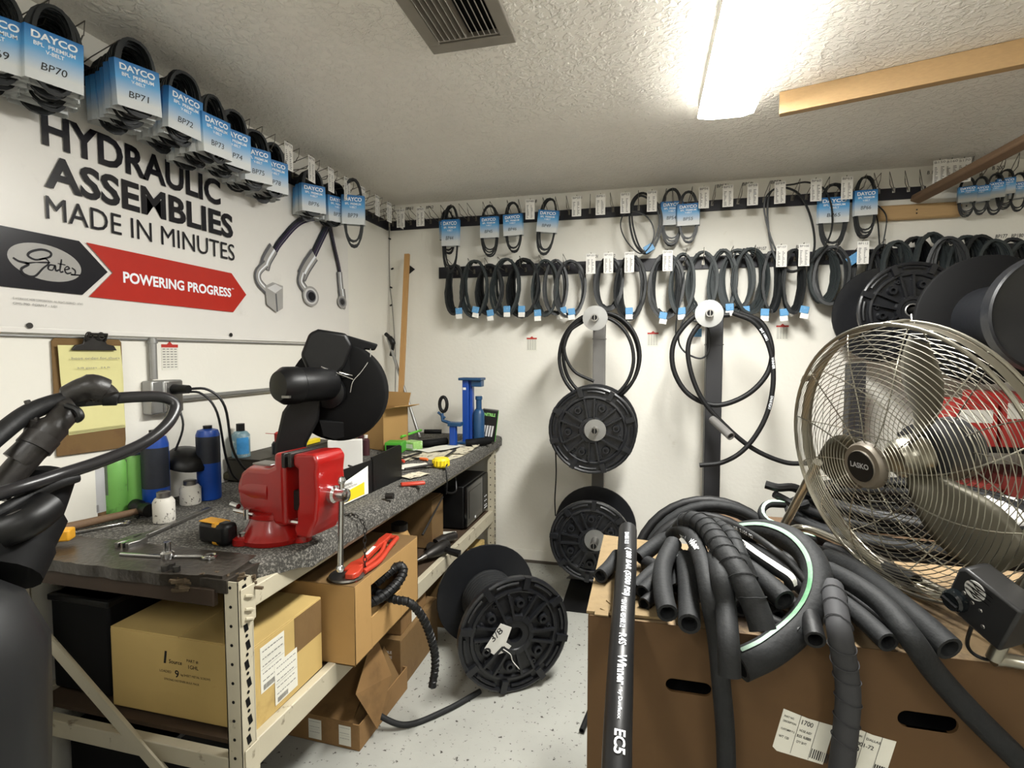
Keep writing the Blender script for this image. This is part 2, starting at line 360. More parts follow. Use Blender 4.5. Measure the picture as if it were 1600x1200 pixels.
# greasy board top near end with splintered edge
mb = MB(); poly = [(WX+.006, 1.24)]; x = WX+.006
edge = []
for i in range(34):
    t = i/33; edge.append((WX+.006+t*(-1.04-WX), 1.072+random.uniform(-.0025, .0025)+(.04*max(0, t-.8)*5*random.uniform(.5, 1))))
edge += [(-1.03, 1.14), (-1.05, 1.24)]
mb.prism(edge+[(WX+.006, 1.24)], (0, 0, BT-.03), (1, 0, 0), (0, 1, 0), .031)
part(mb, 'board_end', m_grease, bench, label='splintered greasy board at the near end of the worktop')
mb = MB()
for i in range(60):
    t = random.random(); x = -1.16+t*.17; y = 1.075+t*.07+random.uniform(-.005, .01); z = BT-random.uniform(.004, .045)
    mb.box((x, y, z), (random.uniform(.03, .07), .008, .006), M.Rotation(random.uniform(.1, .6), 3, 'Z') @ M.Rotation(random.uniform(-.3, .2), 3, 'Y'))
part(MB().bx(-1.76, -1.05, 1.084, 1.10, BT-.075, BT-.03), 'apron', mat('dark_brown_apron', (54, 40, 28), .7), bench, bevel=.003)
part(mb, 'splinters', mat('splinter_wood', (84, 70, 52), .85, var=.4, vs=60), bench, kind='stuff')
# posts
def post(name, x, y, ztop=BT-.01, near=False):
    mb = MB(); mb.bx(x-.045, x, y, y+.003, 0, ztop); 
    mb.bx(x-.003, x, y, y+.05, 0, ztop); mb.bx(x-.045, x-.042, y, y+.03, 0, ztop); mb.bx(x-.045, x, y+.045, y+.048, 0, ztop)
    o = part(mb, 'leg', m_cream, bench)
    mb = MB()
    for i in range(17):
        z = .05+i*.05
        if z < ztop-.02:
            mb.box((x+.0008, y+.024+(.004 if i % 2 else -.002), z), (.001, .013, .024), M.Rotation(.22, 3, 'X'))
            mb.lathe([(.0045, 0), (.0045, .001)], (x+.0004, y+.024, z+.026), (1, 0, 0), 8)
            mb.lathe([(.0042, 0), (.0042, .001)], (x-.024, y-.0002, z+.01), (0, -1, 0), 8)
    part(mb, 'slots', m_matte, o, kind='stuff')
    part(MB().bx(x-.05, x+.006, y-.005, y+.055, 0, .006), 'foot_plate', m_cream, o)
post('leg', -.985, 1.095); post('leg', -.985, 3.42); post('leg', -1.76, 1.095); post('leg', -1.76, 3.42)
def beam(name, y0, y1, x, za, zb, h, m=m_cream):
    mb = MB(); mb.hexa([(x-.03, y0, za-h), (x, y0, za-h), (x, y1, zb-h), (x-.03, y1, zb-h), (x-.03, y0, za), (x, y0, za), (x, y1, zb), (x-.03, y1, zb)])
    return part(mb, name, m, bench, bevel=.003)
beam('beam', 1.146, 3.418, -.988, BT-.045, BT-.045, .055); beam('beam', 1.146, 3.418, -1.765, BT-.045, BT-.045, .055)
beam('shelf_beam', 1.146, 3.418, -.988, .425, .385, .075); beam('shelf_beam', 1.146, 3.418, -1.765, .425, .385, .075)
for yy, nm in ((1.10, 'end_beam'), (3.43, 'end_beam')):
    for z in ((BT-.05, .40) if yy > 2 else (.40,)): part(MB().bx(-1.76, -1.032, yy, yy+.03, z-.05, z), nm, m_cream, bench, bevel=.003)
mb = MB(); mb.hexa([(-1.76, 1.145, .40), (-1.02, 1.145, .40), (-1.02, 3.418, .36), (-1.76, 3.418, .36), (-1.76, 1.145, .412), (-1.02, 1.145, .412), (-1.02, 3.418, .38), (-1.76, 3.418, .38)])
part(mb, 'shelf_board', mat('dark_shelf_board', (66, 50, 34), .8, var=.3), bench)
# beam end clip plate on the near post
mb = MB(); mb.bx(-.984, -.980, 1.10, 1.15, BT-.125, BT-.03)
cl = part(mb, 'beam_clip', m_cream, bench, bevel=.002)
for z in (BT-.05, BT-.085, BT-.11): part(MB().tube([(-.978, 1.11, z), (-.974, 1.125, z-.005), (-.978, 1.135, z-.012)], .004, 6), 'hook', m_cream, cl)
cl = part(MB().bx(-.984, -.980, 1.10, 1.15, .33, .43), 'beam_clip', m_cream, bench, bevel=.002)
# diagonal end brace
a = P(112, 1000, Y=1.088); b = V((-1.02, 1.088, .12))
a = V((-1.72, 1.085, .73)); b = V((-1.02, 1.085, .16)); d = b-a
part(MB().box((a+b)/2, (d.length, .006, .035), frame((0, 0, 0), d, (0, 1, 0)).to_3x3()), 'diagonal_brace', m_cream, bench)
part(MB().box((a+b)/2+V((.008, .01, -.012)), (d.length, .02, .004), frame((0, 0, 0), d, (0, 1, 0)).to_3x3()), 'diagonal_brace', m_cream, bench)
part(MB().box((-1.4, 3.46, .62), (1.0, .004, .03), M.Rotation(.6, 3, 'Y')), 'diagonal_brace', m_cream, bench)

# ================================================================ BOXES
def carton(name, label, x0, x1, y0, y1, z0, z1, m, rz=0, group=None, seam='x', tape=None):
    c = V(((x0+x1)/2, (y0+y1)/2, z0)); mt = M.Translation(c) @ M.Rotation(rz, 4, 'Z')
    T = thing(name, label, 'box', mtx=mt, group=group); hx, hy, h = (x1-x0)/2, (y1-y0)/2, z1-z0
    mb = MB(); t = .005
    mb.bx(-hx, hx, -hy, -hy+t, 0, h); mb.bx(-hx, hx, hy-t, hy, 0, h); mb.bx(-hx, -hx+t, -hy, hy, 0, h); mb.bx(hx-t, hx, -hy, hy, 0, h); mb.bx(-hx, hx, -hy, hy, 0, t)
    part(mb, 'walls', m, T, local=True, bevel=.003)
    if seam == 'x':
        for s in (-1, 1):
            a, b = (-hy, -.0015) if s < 0 else (.0015, hy)
            part(MB().bx(-hx+.001, hx-.001, a, b, h, h+.004), 'flap', m, T, local=True, bevel=.0015)
    elif seam == 'y':
        for s in (-1, 1):
            a, b = (-hx, -.0015) if s < 0 else (.0015, hx)
            part(MB().bx(a, b, -hy+.001, hy-.001, h, h+.004), 'flap', m, T, local=True, bevel=.0015)
    return T, hx, hy, h
def label_on(T, O, u, v, w_, h, lines=4, seed=1, bar=True, m=None, text=None, tilt=0):
    "shipping label: flat printed sheet with rows of small print"
    rnd = random.Random(seed); O, u, v = V(O), V(u).normalized(), V(v).normalized(); nn = u.cross(v)
    lb = part(MB().prism([(0, 0), (w_, 0), (w_, h), (0, h)], O+nn*.0004, u, v, .0006), 'paper_label', m or m_paper, T, local=True, smooth_=False)
    mb = MB(); f = plane_fn(O, u, v, .0016)
    def rect(x0, y0, x1, y1): mb.add([f(x0, y0), f(x1, y0), f(x1, y1), f(x0, y1)], [(0, 1, 2, 3)])
    for i in range(lines):
        y = h*(.9-.8*i/max(1, lines)); 
        x = w_*.08
        while x < w_*.85:
            l = w_*rnd.uniform(.04, .14); rect(x, y-h*.022, min(x+l, w_*.92), y); x += l+w_*.03
    if bar:
        x = w_*.1
        while x < w_*.55: l = w_*rnd.uniform(.006, .02); rect(x, h*.04, x+l, h*.16); x += l+w_*.014
    rect(w_*.03, h*.5, w_*.97, h*.506)
    if text:
        for (s, x, y, hh) in text: write(mb, s, f, None, h*hh, w_*x, h*y, .01)
    part(mb, 'print', m_gink if not text else m_ink, lb, local=True, smooth_=False)
    return lb
# box A on the shelf
T, hx, hy, h = carton('cardboard_box', 'yellowed shipping carton printed PART # on the shelf at the near bench end', -1.50, -1.015, 1.17, 1.485, SH+.012, .655, m_yback, seam='y')
label_on(T, (hx, -hy+.03, .09), (0, 1, 0), (0, 0, 1), .10, .13, 5, 3)
label_on(T, (hx+.001, -hy+.085, .02), (0, 1, 0), (0, 0, 1), .10, .12, 5, 4)
mb = MB(); f = plane_fn((-hx, -hy, 0), (1, 0, 0), (0, 0, 1))
write(mb, '1', f, None, .036, .19, .155, .03, .15); write(mb, 'Source', f, .045, None, .208, .157, .012, .1); write(mb, 'PART #:', f, .04, None, .27, .168); write(mb, '1GHL', f, .034, None, .275, .15, .008)
write(mb, 'LOADED', f, .04, None, .175, .128); write(mb, '9', f, None, .022, .228, .118, .02); write(mb, 'kg SHEET METAL SCREWS', f, .1, None, .248, .124); write(mb, 'STRONG FASTENER BULK PACK', f, .12, None, .19, .106)
part(mb, 'lettering', m_ink, T, local=True, smooth_=False)
part(MB().bx(hx-.0005, hx+.0006, .02, hy-.002, .12, h-.002), 'torn_patch', m_card3, T, local=True, smooth_=False)
# box B with hand hole
x0, x1, y0, y1, z0, z1 = -1.32, -.915, 1.52, 2.02, SH+.005, .685
T = thing('cardboard_box', 'brown carton with a torn hole and black hose poking out, beside the yellowed carton', 'box', ((x0+x1)/2, (y0+y1)/2, z0))
mb = MB(); t = .006
mb.bx(x0, x1, y0, y0+t, z0, z1); mb.bx(x0, x1, y1-t, y1, z0, z1); mb.bx(x0, x0+t, y0, y1, z0, z1); mb.bx(x0, x1, y0, y1, z0, z0+t)
hy0, hy1, hz0, hz1 = 1.63, 1.86, .53, .645
mb.bx(x1-t, x1, y0, hy0, z0, z1); mb.bx(x1-t, x1, hy1, y1, z0, z1); mb.bx(x1-t, x1, hy0, hy1, z0, hz0); mb.bx(x1-t, x1, hy0, hy1, hz1, z1)
part(mb, 'walls', m_card2, T, bevel=.0015)
part(MB().bx(x0, x1, y0, y1, z1, z1+.004), 'lid', m_card3, T, bevel=.002)
part(MB().bx(x0+.01, x0+.04, y0+.02, y1-.02, z0+.01, z1-.01), 'black_slab', m_matte, T)  # matte black slab inside, opposite the torn hole
# spiral wrapped hose out of the box
def spiral_hose(pts, r, name, label, cat='hose', wrap=.018, m=m_rub, mw=m_black, group=None, open_=True):
    sp_ = smooth(pts, 10); T = thing(name, label, cat, sp_[-1], group)
    mb = MB(); mb.pipe(pts, r, r*.7, 12) if open_ else mb.tube(sp_, r, 12)
    part(mb, 'hose', m, T)
    L = 0; turns = [] ; mb = MB(); acc = 0; path = []
    # helical tape
    N_ = []; T0 = (sp_[1]-sp_[0]).normalized(); n0 = T0.orthogonal().normalized()
    tot = sum((sp_[i+1]-sp_[i]).length for i in range(len(sp_)-1)); steps = int(tot/wrap*10); 
    cum = [0]
    for i in range(len(sp_)-1): cum.append(cum[-1]+(sp_[i+1]-sp_[i]).length)
    j = 0; nn = n0
    for q in range(steps+1):
        s_ = tot*q/steps
        while j < len(cum)-2 and cum[j+1] < s_: j += 1
        tt = (s_-cum[j])/max(1e-9, cum[j+1]-cum[j]); p = sp_[j].lerp(sp_[j+1], tt); tg = (sp_[j+1]-sp_[j]).normalized()
        nn = (nn-tg*nn.dot(tg)).normalized(); B = tg.cross(nn); a = 2*pi*s_/wrap
        path.append(p+(nn*cos(a)+B*sin(a))*r)
    mb.tube(path, wrap*.16, 5); part(mb, 'spiral_wrap', mw, T)
    return T
spiral_hose([(-1.05, 1.66, .56), (-.93, 1.66, .57), (-.88, 1.74, .60), (-.875, 1.80, .63), (-.90, 1.80, .645), (-.96, 1.74, .60)], .017, 'wrapped_hose', 'short loop of spiral-wrapped black hose in the hole of the brown carton', m=m_rub)
spiral_hose([(-1.05, 1.76, .585), P(612, 935, X=-.90), P(640, 942, X=-.83), P(662, 968, X=-.79), P(677, 1010, X=-.77), P(680, 1040, X=-.77), P(675, 1074, X=-.775)], .0145, 'wrapped_hose', 'spiral-wrapped black hose drooping from the brown carton to just above the floor', m=m_rub)
# floor cartons
T, hx, hy, h = carton('cardboard_box', 'low open brown carton with pale labels on the floor under the near shelf', -1.40, -.985, 1.67, 2.05, 0, .10, m_card, rz=-.03, seam=None)
for i, (a, wv) in enumerate(((.04, .05), (.20, .055), (.33, .05))): label_on(T, (-hx+a, -hy, .012), (1, 0, 0), (0, 0, 1), wv, .075, 3, 10+i, False)
part(MB().hexa([(-hx, -hy, .10), (hx-.03, -hy, .10), (hx-.12, hy, .20), (-hx, hy, .20), (-hx, -hy, .104), (hx-.03, -hy, .104), (hx-.12, hy, .204), (-hx, hy, .204)]), 'flap', m_card, T, local=True)
part(MB().hexa([(hx-.002, -hy, .02), (hx, -hy, .02), (hx, hy, .02), (hx-.002, hy, .02), (hx-.03, -hy, .104), (hx-.028, -hy, .104), (hx-.10, hy, .20), (hx-.102, hy, .20)]), 'side_flap', m_card3, T, local=True)
mb = MB(); pa = [P(556, 1085, X=-.99), P(590, 1140, X=-.96), P(612, 1055, X=-.96), P(585, 985, X=-1.02)]
mb.add(pa+[p+V((-.004, .004, 0)) for p in pa], [(0, 1, 2, 3), (7, 6, 5, 4), (0, 4, 5, 1), (1, 5, 6, 2), (2, 6, 7, 3), (3, 7, 4, 0)])
part(mb, 'standing_flap', m_card, T)
T, hx, hy, h = carton('cardboard_box', 'taller scuffed brown carton on the floor between the bench and the loose reel', -1.33, -1.0, 2.02, 2.44, 0, .22, m_card3, rz=0)
mb = MB(); f = plane_fn((-hx, -hy, 0), (1, 0, 0), (0, 0, 1))
for i, s in enumerate(('HANDLE', 'WITH CARE', 'THIS SIDE', 'UP')): write(mb, s, f, .07, .012, .22, .16-i*.022)
part(mb, 'lettering', m_wprint, T, local=True, smooth_=False)
T, hx, hy, h = carton('cardboard_box', 'small brown carton with pale tape stacked on the scuffed carton under the bench', -1.32, -1.02, 2.05, 2.35, .226, .33, m_card, rz=.04)
part(MB().bx(hx-.001, hx+.001, -.03, .03, 0, h).bx(-hx, hx+.001, -.03, .03, h+.004, h+.0052), 'tape', m_paper, T, local=True)
T, hx, hy, h = carton('cardboard_box', 'dark brown carton on the floor behind the loose reel, far under the bench', -1.42, -1.0, 2.56, 2.95, 0, .28, m_card3)
part(MB().bx(-hx, hx, -.025, .025, h+.004, h+.0052), 'tape', m_paper, T, local=True)
T, hx, hy, h = carton('cardboard_box', 'pale flat carton stacked under the far shelf end', -1.45, -1.03, 3.0, 3.35, 0, .2, m_yback)
# dark red case at back left
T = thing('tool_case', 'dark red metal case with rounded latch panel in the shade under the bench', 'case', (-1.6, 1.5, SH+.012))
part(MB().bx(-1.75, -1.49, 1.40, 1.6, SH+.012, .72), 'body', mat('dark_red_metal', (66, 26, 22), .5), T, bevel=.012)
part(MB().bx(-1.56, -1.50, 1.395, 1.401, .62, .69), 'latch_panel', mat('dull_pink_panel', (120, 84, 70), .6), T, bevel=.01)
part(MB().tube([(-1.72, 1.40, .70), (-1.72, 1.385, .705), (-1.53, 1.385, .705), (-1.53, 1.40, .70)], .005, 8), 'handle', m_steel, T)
for nm, lb, bxx in (('shade_filler', 'black block added to deepen the shade on the shelf left of the yellowed carton', (-1.755, -1.53, 1.19, 1.38, .425, .72)), ('shade_filler', 'long black block added to deepen the shade under the near bench shelf', (-1.72, -1.36, 1.2, 1.55, .004, .30))):  # black boxes added to make the space under the bench look dark
    Tk = thing(nm, lb, 'shade filler', ((bxx[0]+bxx[1])/2, (bxx[2]+bxx[3])/2, bxx[4]))
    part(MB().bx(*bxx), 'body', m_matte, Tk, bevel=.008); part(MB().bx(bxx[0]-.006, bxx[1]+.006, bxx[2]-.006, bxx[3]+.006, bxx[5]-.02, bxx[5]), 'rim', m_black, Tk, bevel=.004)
# microwave
T = thing('microwave', 'black microwave oven on the far end of the bench shelf', 'microwave', (-1.25, 3.2, SH))
z0 = .385; x1 = -1.045
part(MB().bx(-1.42, x1, 2.97, 3.41, z0+.012, .655), 'body', m_black, T, bevel=.006)
d = part(MB().bx(x1, x1+.022, 2.975, 3.29, z0+.02, .65), 'door', mat('gloss_black', (14, 14, 15), .15), T, bevel=.005)
part(MB().bx(x1+.022, x1+.024, 3.01, 3.25, z0+.065, .615), 'window', mat('dark_glass_mesh', (34, 33, 33), .25), d)
pn = part(MB().bx(x1, x1+.022, 3.293, 3.408, z0+.02, .65), 'control_panel', m_black, T, bevel=.004)
mb = MB()
for i in range(3):
    for j in range(2): mb.bx(x1+.022, x1+.0235, 3.325+j*.03, 3.34+j*.03, .50-i*.03, .507-i*.03)
mb.bx(x1+.022, x1+.0235, 3.32, 3.38, .425, .43)
part(mb, 'buttons', m_wprint, pn)
part(MB().bx(x1+.022, x1+.023, 3.12, 3.14, z0+.035, z0+.05), 'badge', m_wprint, d)
for yy in (3.0, 3.38): part(MB().lathe([(.012, 0), (.014, .012)], (x1-.03, yy, z0+.0), (0, 0, 1), 12), 'foot', m_black, T)
# things stored on the shelf
T = thing('plastic_jug', 'beige plastic jug with a dark lid on the shelf beside the brown carton', 'jug', (-1.12, 2.42, SH))
j0 = P(645, 862, Z=.40); j0 = V((-1.15, 2.33, .395))
part(MB().lathe([(.05, 0), (.058, .01), (.06, .14), (.05, .17), (.035, .2)], j0, (0, 0, 1), 20), 'body', m_card2, T)
part(MB().lathe([(.04, 0), (.04, .03), (.02, .04)], j0+V((0, 0, .2)), (0, 0, 1), 20), 'lid', m_soil, T)
T = thing('brown_panel_box', 'brown pressboard box standing left of the microwave on the shelf', 'box', (-1.3, 2.7, SH))
part(MB().bx(-1.45, -1.1, 2.62, 2.78, .395, .66), 'walls', m_card3, T, bevel=.004)
part(MB().bx(-1.44, -1.11, 2.63, 2.77, .66, .665), 'lid', m_card, T)
T = thing('power_drill', 'black cordless drill lying on the shelf before the microwave', 'drill', (-1.05, 2.55, .4))
o = V((-1.06, 2.42, .435)); d1 = V((.1, .25, .02)).normalized()
part(MB().lathe([(.01, 0), (.022, .02), (.028, .05), (.034, .09), (.034, .15), (.024, .17)], o, d1, 16), 'body', m_dsteel, T)
part(MB().tube([o+d1*.12, o+d1*.13+V((.05, -.02, -.01)), o+d1*.14+V((.10, -.03, -.02))], [.016, .017, .02], 10), 'handle', m_black, T)
part(MB().lathe([(.006, -.07), (.008, -.03), (.014, -.01), (.014, .01)], o, d1, 12), 'chuck', m_steel, T)
o2 = V((-1.08, 2.62, .425)); T = thing('angle_grinder', 'dark worn hand tool with splayed grip beside the drill on the shelf', 'tool', o2)
part(MB().tube(smooth([o2, o2+V((.03, .07, .01)), o2+V((.05, .15, .0))]), [.03]*6+[.024]*7, 12), 'body', m_soil, T)
part(MB().lathe([(.02, 0), (.045, .01), (.045, .018), (.01, .02)], o2+V((0, -.02, -.02)), (.2, -.3, 1), 16), 'guard', m_dsteel, T)
part(MB().tube([o2, o2+V((.08, -.04, .02))], .011, 8), 'side_grip', m_black, T)
solo(MB().box((-1.09, 2.78, .418), (.12, .12, .006), M.Rotation(.3, 3, 'Z')), 'paper_sheet', m_paper, 'white paper lying on the shelf just before the microwave', 'paper')
# cable + long bar leaning
solo(MB().tube(smooth([(-1.2, 2.62, .66), (-1.05, 2.75, .80), (-1.0, 2.72, .70), (-1.03, 2.64, .72), (-1.1, 2.9, .8)]), .005, 6), 'looped_cable', m_black, 'black cable looping under the bench top above the drill', 'cable')
a = P(692, 776, X=-1.03); b = P(660, 836, X=-1.03)
solo(MB().tube([a, b], [.004, .006], 8), 'long_screwdriver', m_dsteel, 'thin dark steel rod slanting beside the microwave', 'rod')
# pipe wrench + bolt cutter (orange red) on box B
z = .692
T = thing('pipe_wrench', 'orange-red adjustable pipe wrench lying across the brown carton', 'wrench', (-1.0, 1.75, z))
a = V((-.955, 1.57, z+.018)); b = V((-1.0, 1.92, z+.02)); u = (b-a).normalized(); v = V((0, 0, 1)).cross(u)
mb = MB(); mb.prism([(0, -.006), (.04, -.022), (.07, -.02), (.1, -.012), (.24, -.011), (.30, -.018), (.36, -.017), (.365, .01), (.3, .018), (.24, .011), (.1, .012), (.06, .03), (.0, .028)], a-V((0, 0, .008)), u, v, .02)
part(mb, 'handle', m_orange, T, bevel=.004)
part(MB().prism([(-.02, .0), (.0, -.01), (.05, -.006), (.05, .02), (.02, .035), (-.02, .03)], a-u*.02-v*.025-V((0, 0, .006)), u, v, .02), 'hook_jaw', m_orange, T, bevel=.004)
part(MB().lathe([(.014, 0), (.014, .02)], a+u*.09-V((0, 0, .01)), u, 14), 'adjusting_nut', m_steel, T)
part(MB().box(a+u*.17+V((0, 0, .0125)), (.08, .012, .002), frame((0, 0, 0), u, v).to_3x3()), 'plate', m_white, T)
T = thing('bolt_cutter', 'second orange-red plier tool beside the pipe wrench on the brown carton', 'pliers', (-.95, 1.75, z))
a = V((-.925, 1.60, z+.012)); 
part(MB().tube(smooth([a, a+V((.005, .1, 0)), a+V((-.01, .2, .008)), a+V((-.02, .27, .012)), a+V((-.03, .31, .01)), a+V((-.06, .31, .01))]), .0095, 10), 'handle', m_orange, T)
part(MB().tube(smooth([a+V((-.03, -.01, 0)), a+V((-.02, .08, .0)), a+V((-.03, .18, .0)), a+V((-.05, .25, .01))]), .008, 10), 'handle', m_orange, T)
part(MB().prism([(-.02, -.012), (.03, -.016), (.03, .016), (-.02, .012)], a+V((-.015, -.02, -.008)), (0, -1, 0), (1, 0, 0), -.014), 'jaw', m_orange, T, bevel=.003)
part(MB().lathe([(.011, 0), (.011, .016)], a+V((-.035, .27, -.002)), (0, 0, 1), 12), 'pivot', m_steel, T)
solo(MB().lathe([(.0, .0), (.052, .0), (.060, .006), (.058, .012), (.035, .018), (.01, .024), (0, .025)], (-.975, 1.575, z-.002), (0, 0, 1), 28), 'metal_lid', m_steel, 'round domed steel lid on the near corner of the brown carton', 'lid')
# chain from the bench edge
T = thing('chain', 'thin rusty steel chain hanging over the bench edge by the vise', 'chain', (-.94, 1.7, BT))
pts = [P(478, 812, Z=BT+.006), P(510, 806, Z=BT+.006), P(545, 804, Z=BT+.006), P(572, 808, Z=BT+.008)]
pts = [p if p.x < -.952 else V((-.955, p.y, p.z)) for p in pts]
e = pts[-1]; ex = V((-.936, e.y+.02, 0))
for i in range(7): pts.append(V((ex.x, ex.y, BT-.03-.40*i/6)))
pts = [p for p in smooth(pts, 12)]
cum = 0; last = pts[0]; links = [pts[0]]
for p in pts:
    if (p-last).length > .0145: links.append(p); last = p
base = None
for i in range(len(links)-1):
    a, b = links[i], links[i+1]; d = (b-a).normalized(); c = (a+b)/2; s_ = d.orthogonal().normalized(); s_ = M.Rotation(pi/2*(i % 2), 3, d) @ s_
    ring = [c+d*.011*cos(2*pi*k/10)+s_*.0055*sin(2*pi*k/10) for k in range(10)]
    part(MB().tube(ring, .0016, 5, closed=True), 'link', m_dsteel, T)
# ================================================================ BANNER on the left wall
BXW = WX+.012
T = thing('banner', 'large white vinyl banner reading HYDRAULIC ASSEMBLIES MADE IN MINUTES', 'banner', (BXW, 1.8, 1.52))
mb = MB(); ny, nz = 40, 14; vs = []; fs = []
for i in range(ny+1):
    for j in range(nz+1):
        y = .62+(2.985-.62)*i/ny; z = 1.524+(2.33-1.524)*j/nz
        vs.append((BXW-.003+.0015*sin(y*9+z*3)*(1-abs(2*j/nz-1)), y, z))
for i in range(ny):
    for j in range(nz): a = i*(nz+1)+j; fs.append((a, a+nz+1, a+nz+2, a+1))
mb.add(vs, fs)
sh = part(mb, 'sheet', m_ban, T)
part(MB().bx(WX+.001, WX+.01, .62, 2.985, 1.512, 1.53), 'hem', m_ban, T, bevel=.003)
for y, z in ((2.0, 1.535), (2.965, 1.535), (2.965, 2.2), (1.2, 1.535)):
    part(MB().lathe([(.004, .0), (.009, .001), (.009, .003), (.004, .003)], (BXW, y, z), (1, 0, 0), 12), 'grommet', m_dsteel, T)
bf = lambda e: (lambda x, y: V((BXW+e, x, y)))
def bprint(name, m, items, e=.001, label=None):
    mb = MB()
    for it in items:
        if isinstance(it[0], str): write(mb, it[0], bf(e), it[1], it[2], it[3], it[4], *(it[5:]))
        else: mb.add([bf(e)(x, y) for x, y in it], [tuple(range(len(it)))])
    return part(mb, name, m, T, smooth_=False, label=label)
bprint('lettering', m_banink, [('HYDRAULIC', .705, .108, 1.26, 2.09, .03), ('ASSEMBLIES', .77, .105, 1.262, 1.963, .03), ('MADE IN MINUTES', .775, .072, 1.262, 1.867, 0)], label='black headline lettering')
bprint('arrow_panel', m_banink, [[(.62, 1.645), (1.36, 1.644), (1.448, 1.731), (1.357, 1.818), (.62, 1.818)]])
bprint('arrow_panel', m_banred, [[(1.381, 1.640), (2.018, 1.637), (2.102, 1.724), (2.015, 1.81), (1.379, 1.818), (1.466, 1.731)]], label='red arrow panel reading POWERING PROGRESS')
bprint('lettering', m_wprint, [('POWERING PROGRESS', .505, .04, 1.503, 1.702, .03), ('TM', .012, .006, 2.012, 1.738)], .0018)
ov = []
for k in range(40):
    a = 2*pi*k/40; x, y = .104*cos(a), .055*sin(a); ov.append((1.255+x, 1.731+y-.06*x))
bprint('logo_oval', m_bansil, [ov], .0018)
# script lettering of the oval, drawn as brush strokes
def stroke(mb, pts, wd, e, n=8):
    p = smooth([V((x, y, 0)) for x, y in pts], n); k = len(p); L = []; R_ = []
    for i in range(k):
        t = (p[min(k-1, i+1)]-p[max(0, i-1)]).normalized(); nn = V((-t.y, t.x, 0)); ww = wd*(.55+.45*abs(sin(pi*i/(k-1)*1.7+.4)))
        L.append(p[i]+nn*ww); R_.append(p[i]-nn*ww)
    f = bf(e); mb.add([f(q.x, q.y) for q in L+R_], [(i, i+1, k+i+1, k+i) for i in range(k-1)])
mb = MB(); s_ = lambda L: [(1.255+a, 1.731+b) for a, b in L]
stroke(mb, s_([(-.02, .006), (.01, .020), (.012, .034), (-.012, .038), (-.042, .026), (-.05, .012), (-.03, .004), (-.004, .012), (.006, .0), (-.012, -.02), (-.035, -.046), (-.06, -.046), (-.07, -.03), (-.05, -.012), (-.075, -.008), (-.09, .0)]), .0035, .0026)
stroke(mb, s_([(-.06, -.012), (-.03, -.004), (.01, .002)]), .0025, .0026)
stroke(mb, s_([(.022, -.004), (.008, -.006), (.004, -.018), (.016, -.020), (.024, -.004), (.026, -.02), (.036, -.016)]), .0026, .0026)
stroke(mb, s_([(.044, .018), (.038, -.02), (.048, -.02)]), .0026, .0026); stroke(mb, s_([(.032, .003), (.055, .002)]), .002, .0026)
stroke(mb, s_([(.052, -.014), (.066, -.008), (.06, -.002), (.052, -.012), (.058, -.024), (.072, -.02)]), .0024, .0026)
stroke(mb, s_([(.074, -.004), (.084, -.012), (.082, -.024), (.07, -.026), (.10, -.024)]), .0024, .0026)
part(mb, 'logo_script', m_banink, T, smooth_=False)
bprint('small_print', m_gink, [('© HYDRAULIC HOSE CORPORATION - ALL RIGHTS RESERVED - LITHO', .20, .007, 1.16, 1.610), ('GMS-700  FORM 7 - 1/01', .12, .007, 1.16, 1.595)], .001)
# printed hose picture (flat print)
def printed(pts, wd, cols, e0):
    base = smooth([V((x, y, 0)) for x, y in pts], 8); k = len(base)
    for q, (m_, o0, o1) in enumerate(cols):
        mb = MB(); A = []; B = []
        for i in range(k):
            t = (base[min(k-1, i+1)]-base[max(0, i-1)]).normalized(); nn = V((-t.y, t.x, 0)); A.append(base[i]+nn*wd*o0); B.append(base[i]+nn*wd*o1)
        f = bf(e0+q*.0003); mb.add([f(p.x, p.y) for p in A+B], [(i, i+1, k+i+1, k+i) for i in range(k-1)]); part(mb, 'printed_hose', m_, T, smooth_=False)
hose = [(m_banpur, -1, 1), (m_banink, -1, -.2), (m_bangd, .35, .6)]
met = [(m_bansil, -1, 1), (m_bangd, -1, -.55), (m_wprint, .1, .45), (m_bangd, .8, 1)]
pq = lambda a, b: (lambda p: (p.y, p.z))(P(a, b, X=BXW))
printed([pq(508, 336), pq(470, 345), pq(440, 375), pq(425, 398)], .020, hose, .001)
printed([pq(520, 335), pq(505, 365), pq(492, 392), pq(484, 410)], .026, hose, .0024)
printed([pq(510, 330), pq(520, 380), pq(528, 415), pq(532, 440)], .019, hose, .0038)
printed([pq(426, 388), pq(416, 405), pq(412, 418)], .034, met, .0052)
printed([pq(414, 412), pq(402, 425), pq(403, 440), pq(416, 455)], .020, met, .0066)
printed([pq(413, 452), pq(440, 462)], .001, met, .0066)
bprint('printed_fitting', m_bansil, [[pq(412, 447), pq(424, 441), pq(440, 447), pq(440, 482), pq(430, 488), pq(415, 476)]], .008)
bprint('printed_fitting', m_bangl, [[pq(415, 450), pq(428, 444), pq(439, 450), pq(428, 458)]], .0084)
bprint('printed_fitting', m_bangd, [[pq(428, 459), pq(430, 459), pq(432, 487), pq(430, 487)]], .0086)
printed([pq(490, 398), pq(478, 416), pq(470, 432)], .040, met, .0052)
printed([pq(471, 425), pq(468, 440), pq(475, 452), pq(484, 465)], .026, met, .0066)
def disc(c, ry, rz, m_, e):
    bprint('printed_fitting', m_, [[(c[0]+ry*cos(2*pi*k/24), c[1]+rz*sin(2*pi*k/24)) for k in range(24)]], e)
c1 = pq(484, 463); disc(c1, .072, .055, m_bansil, .0082); disc(c1, .06, .044, m_bangl, .0085); disc(c1, .045, .034, m_bangd, .0088); disc((c1[0]+.005, c1[1]), .032, .024, m_banink, .0091)
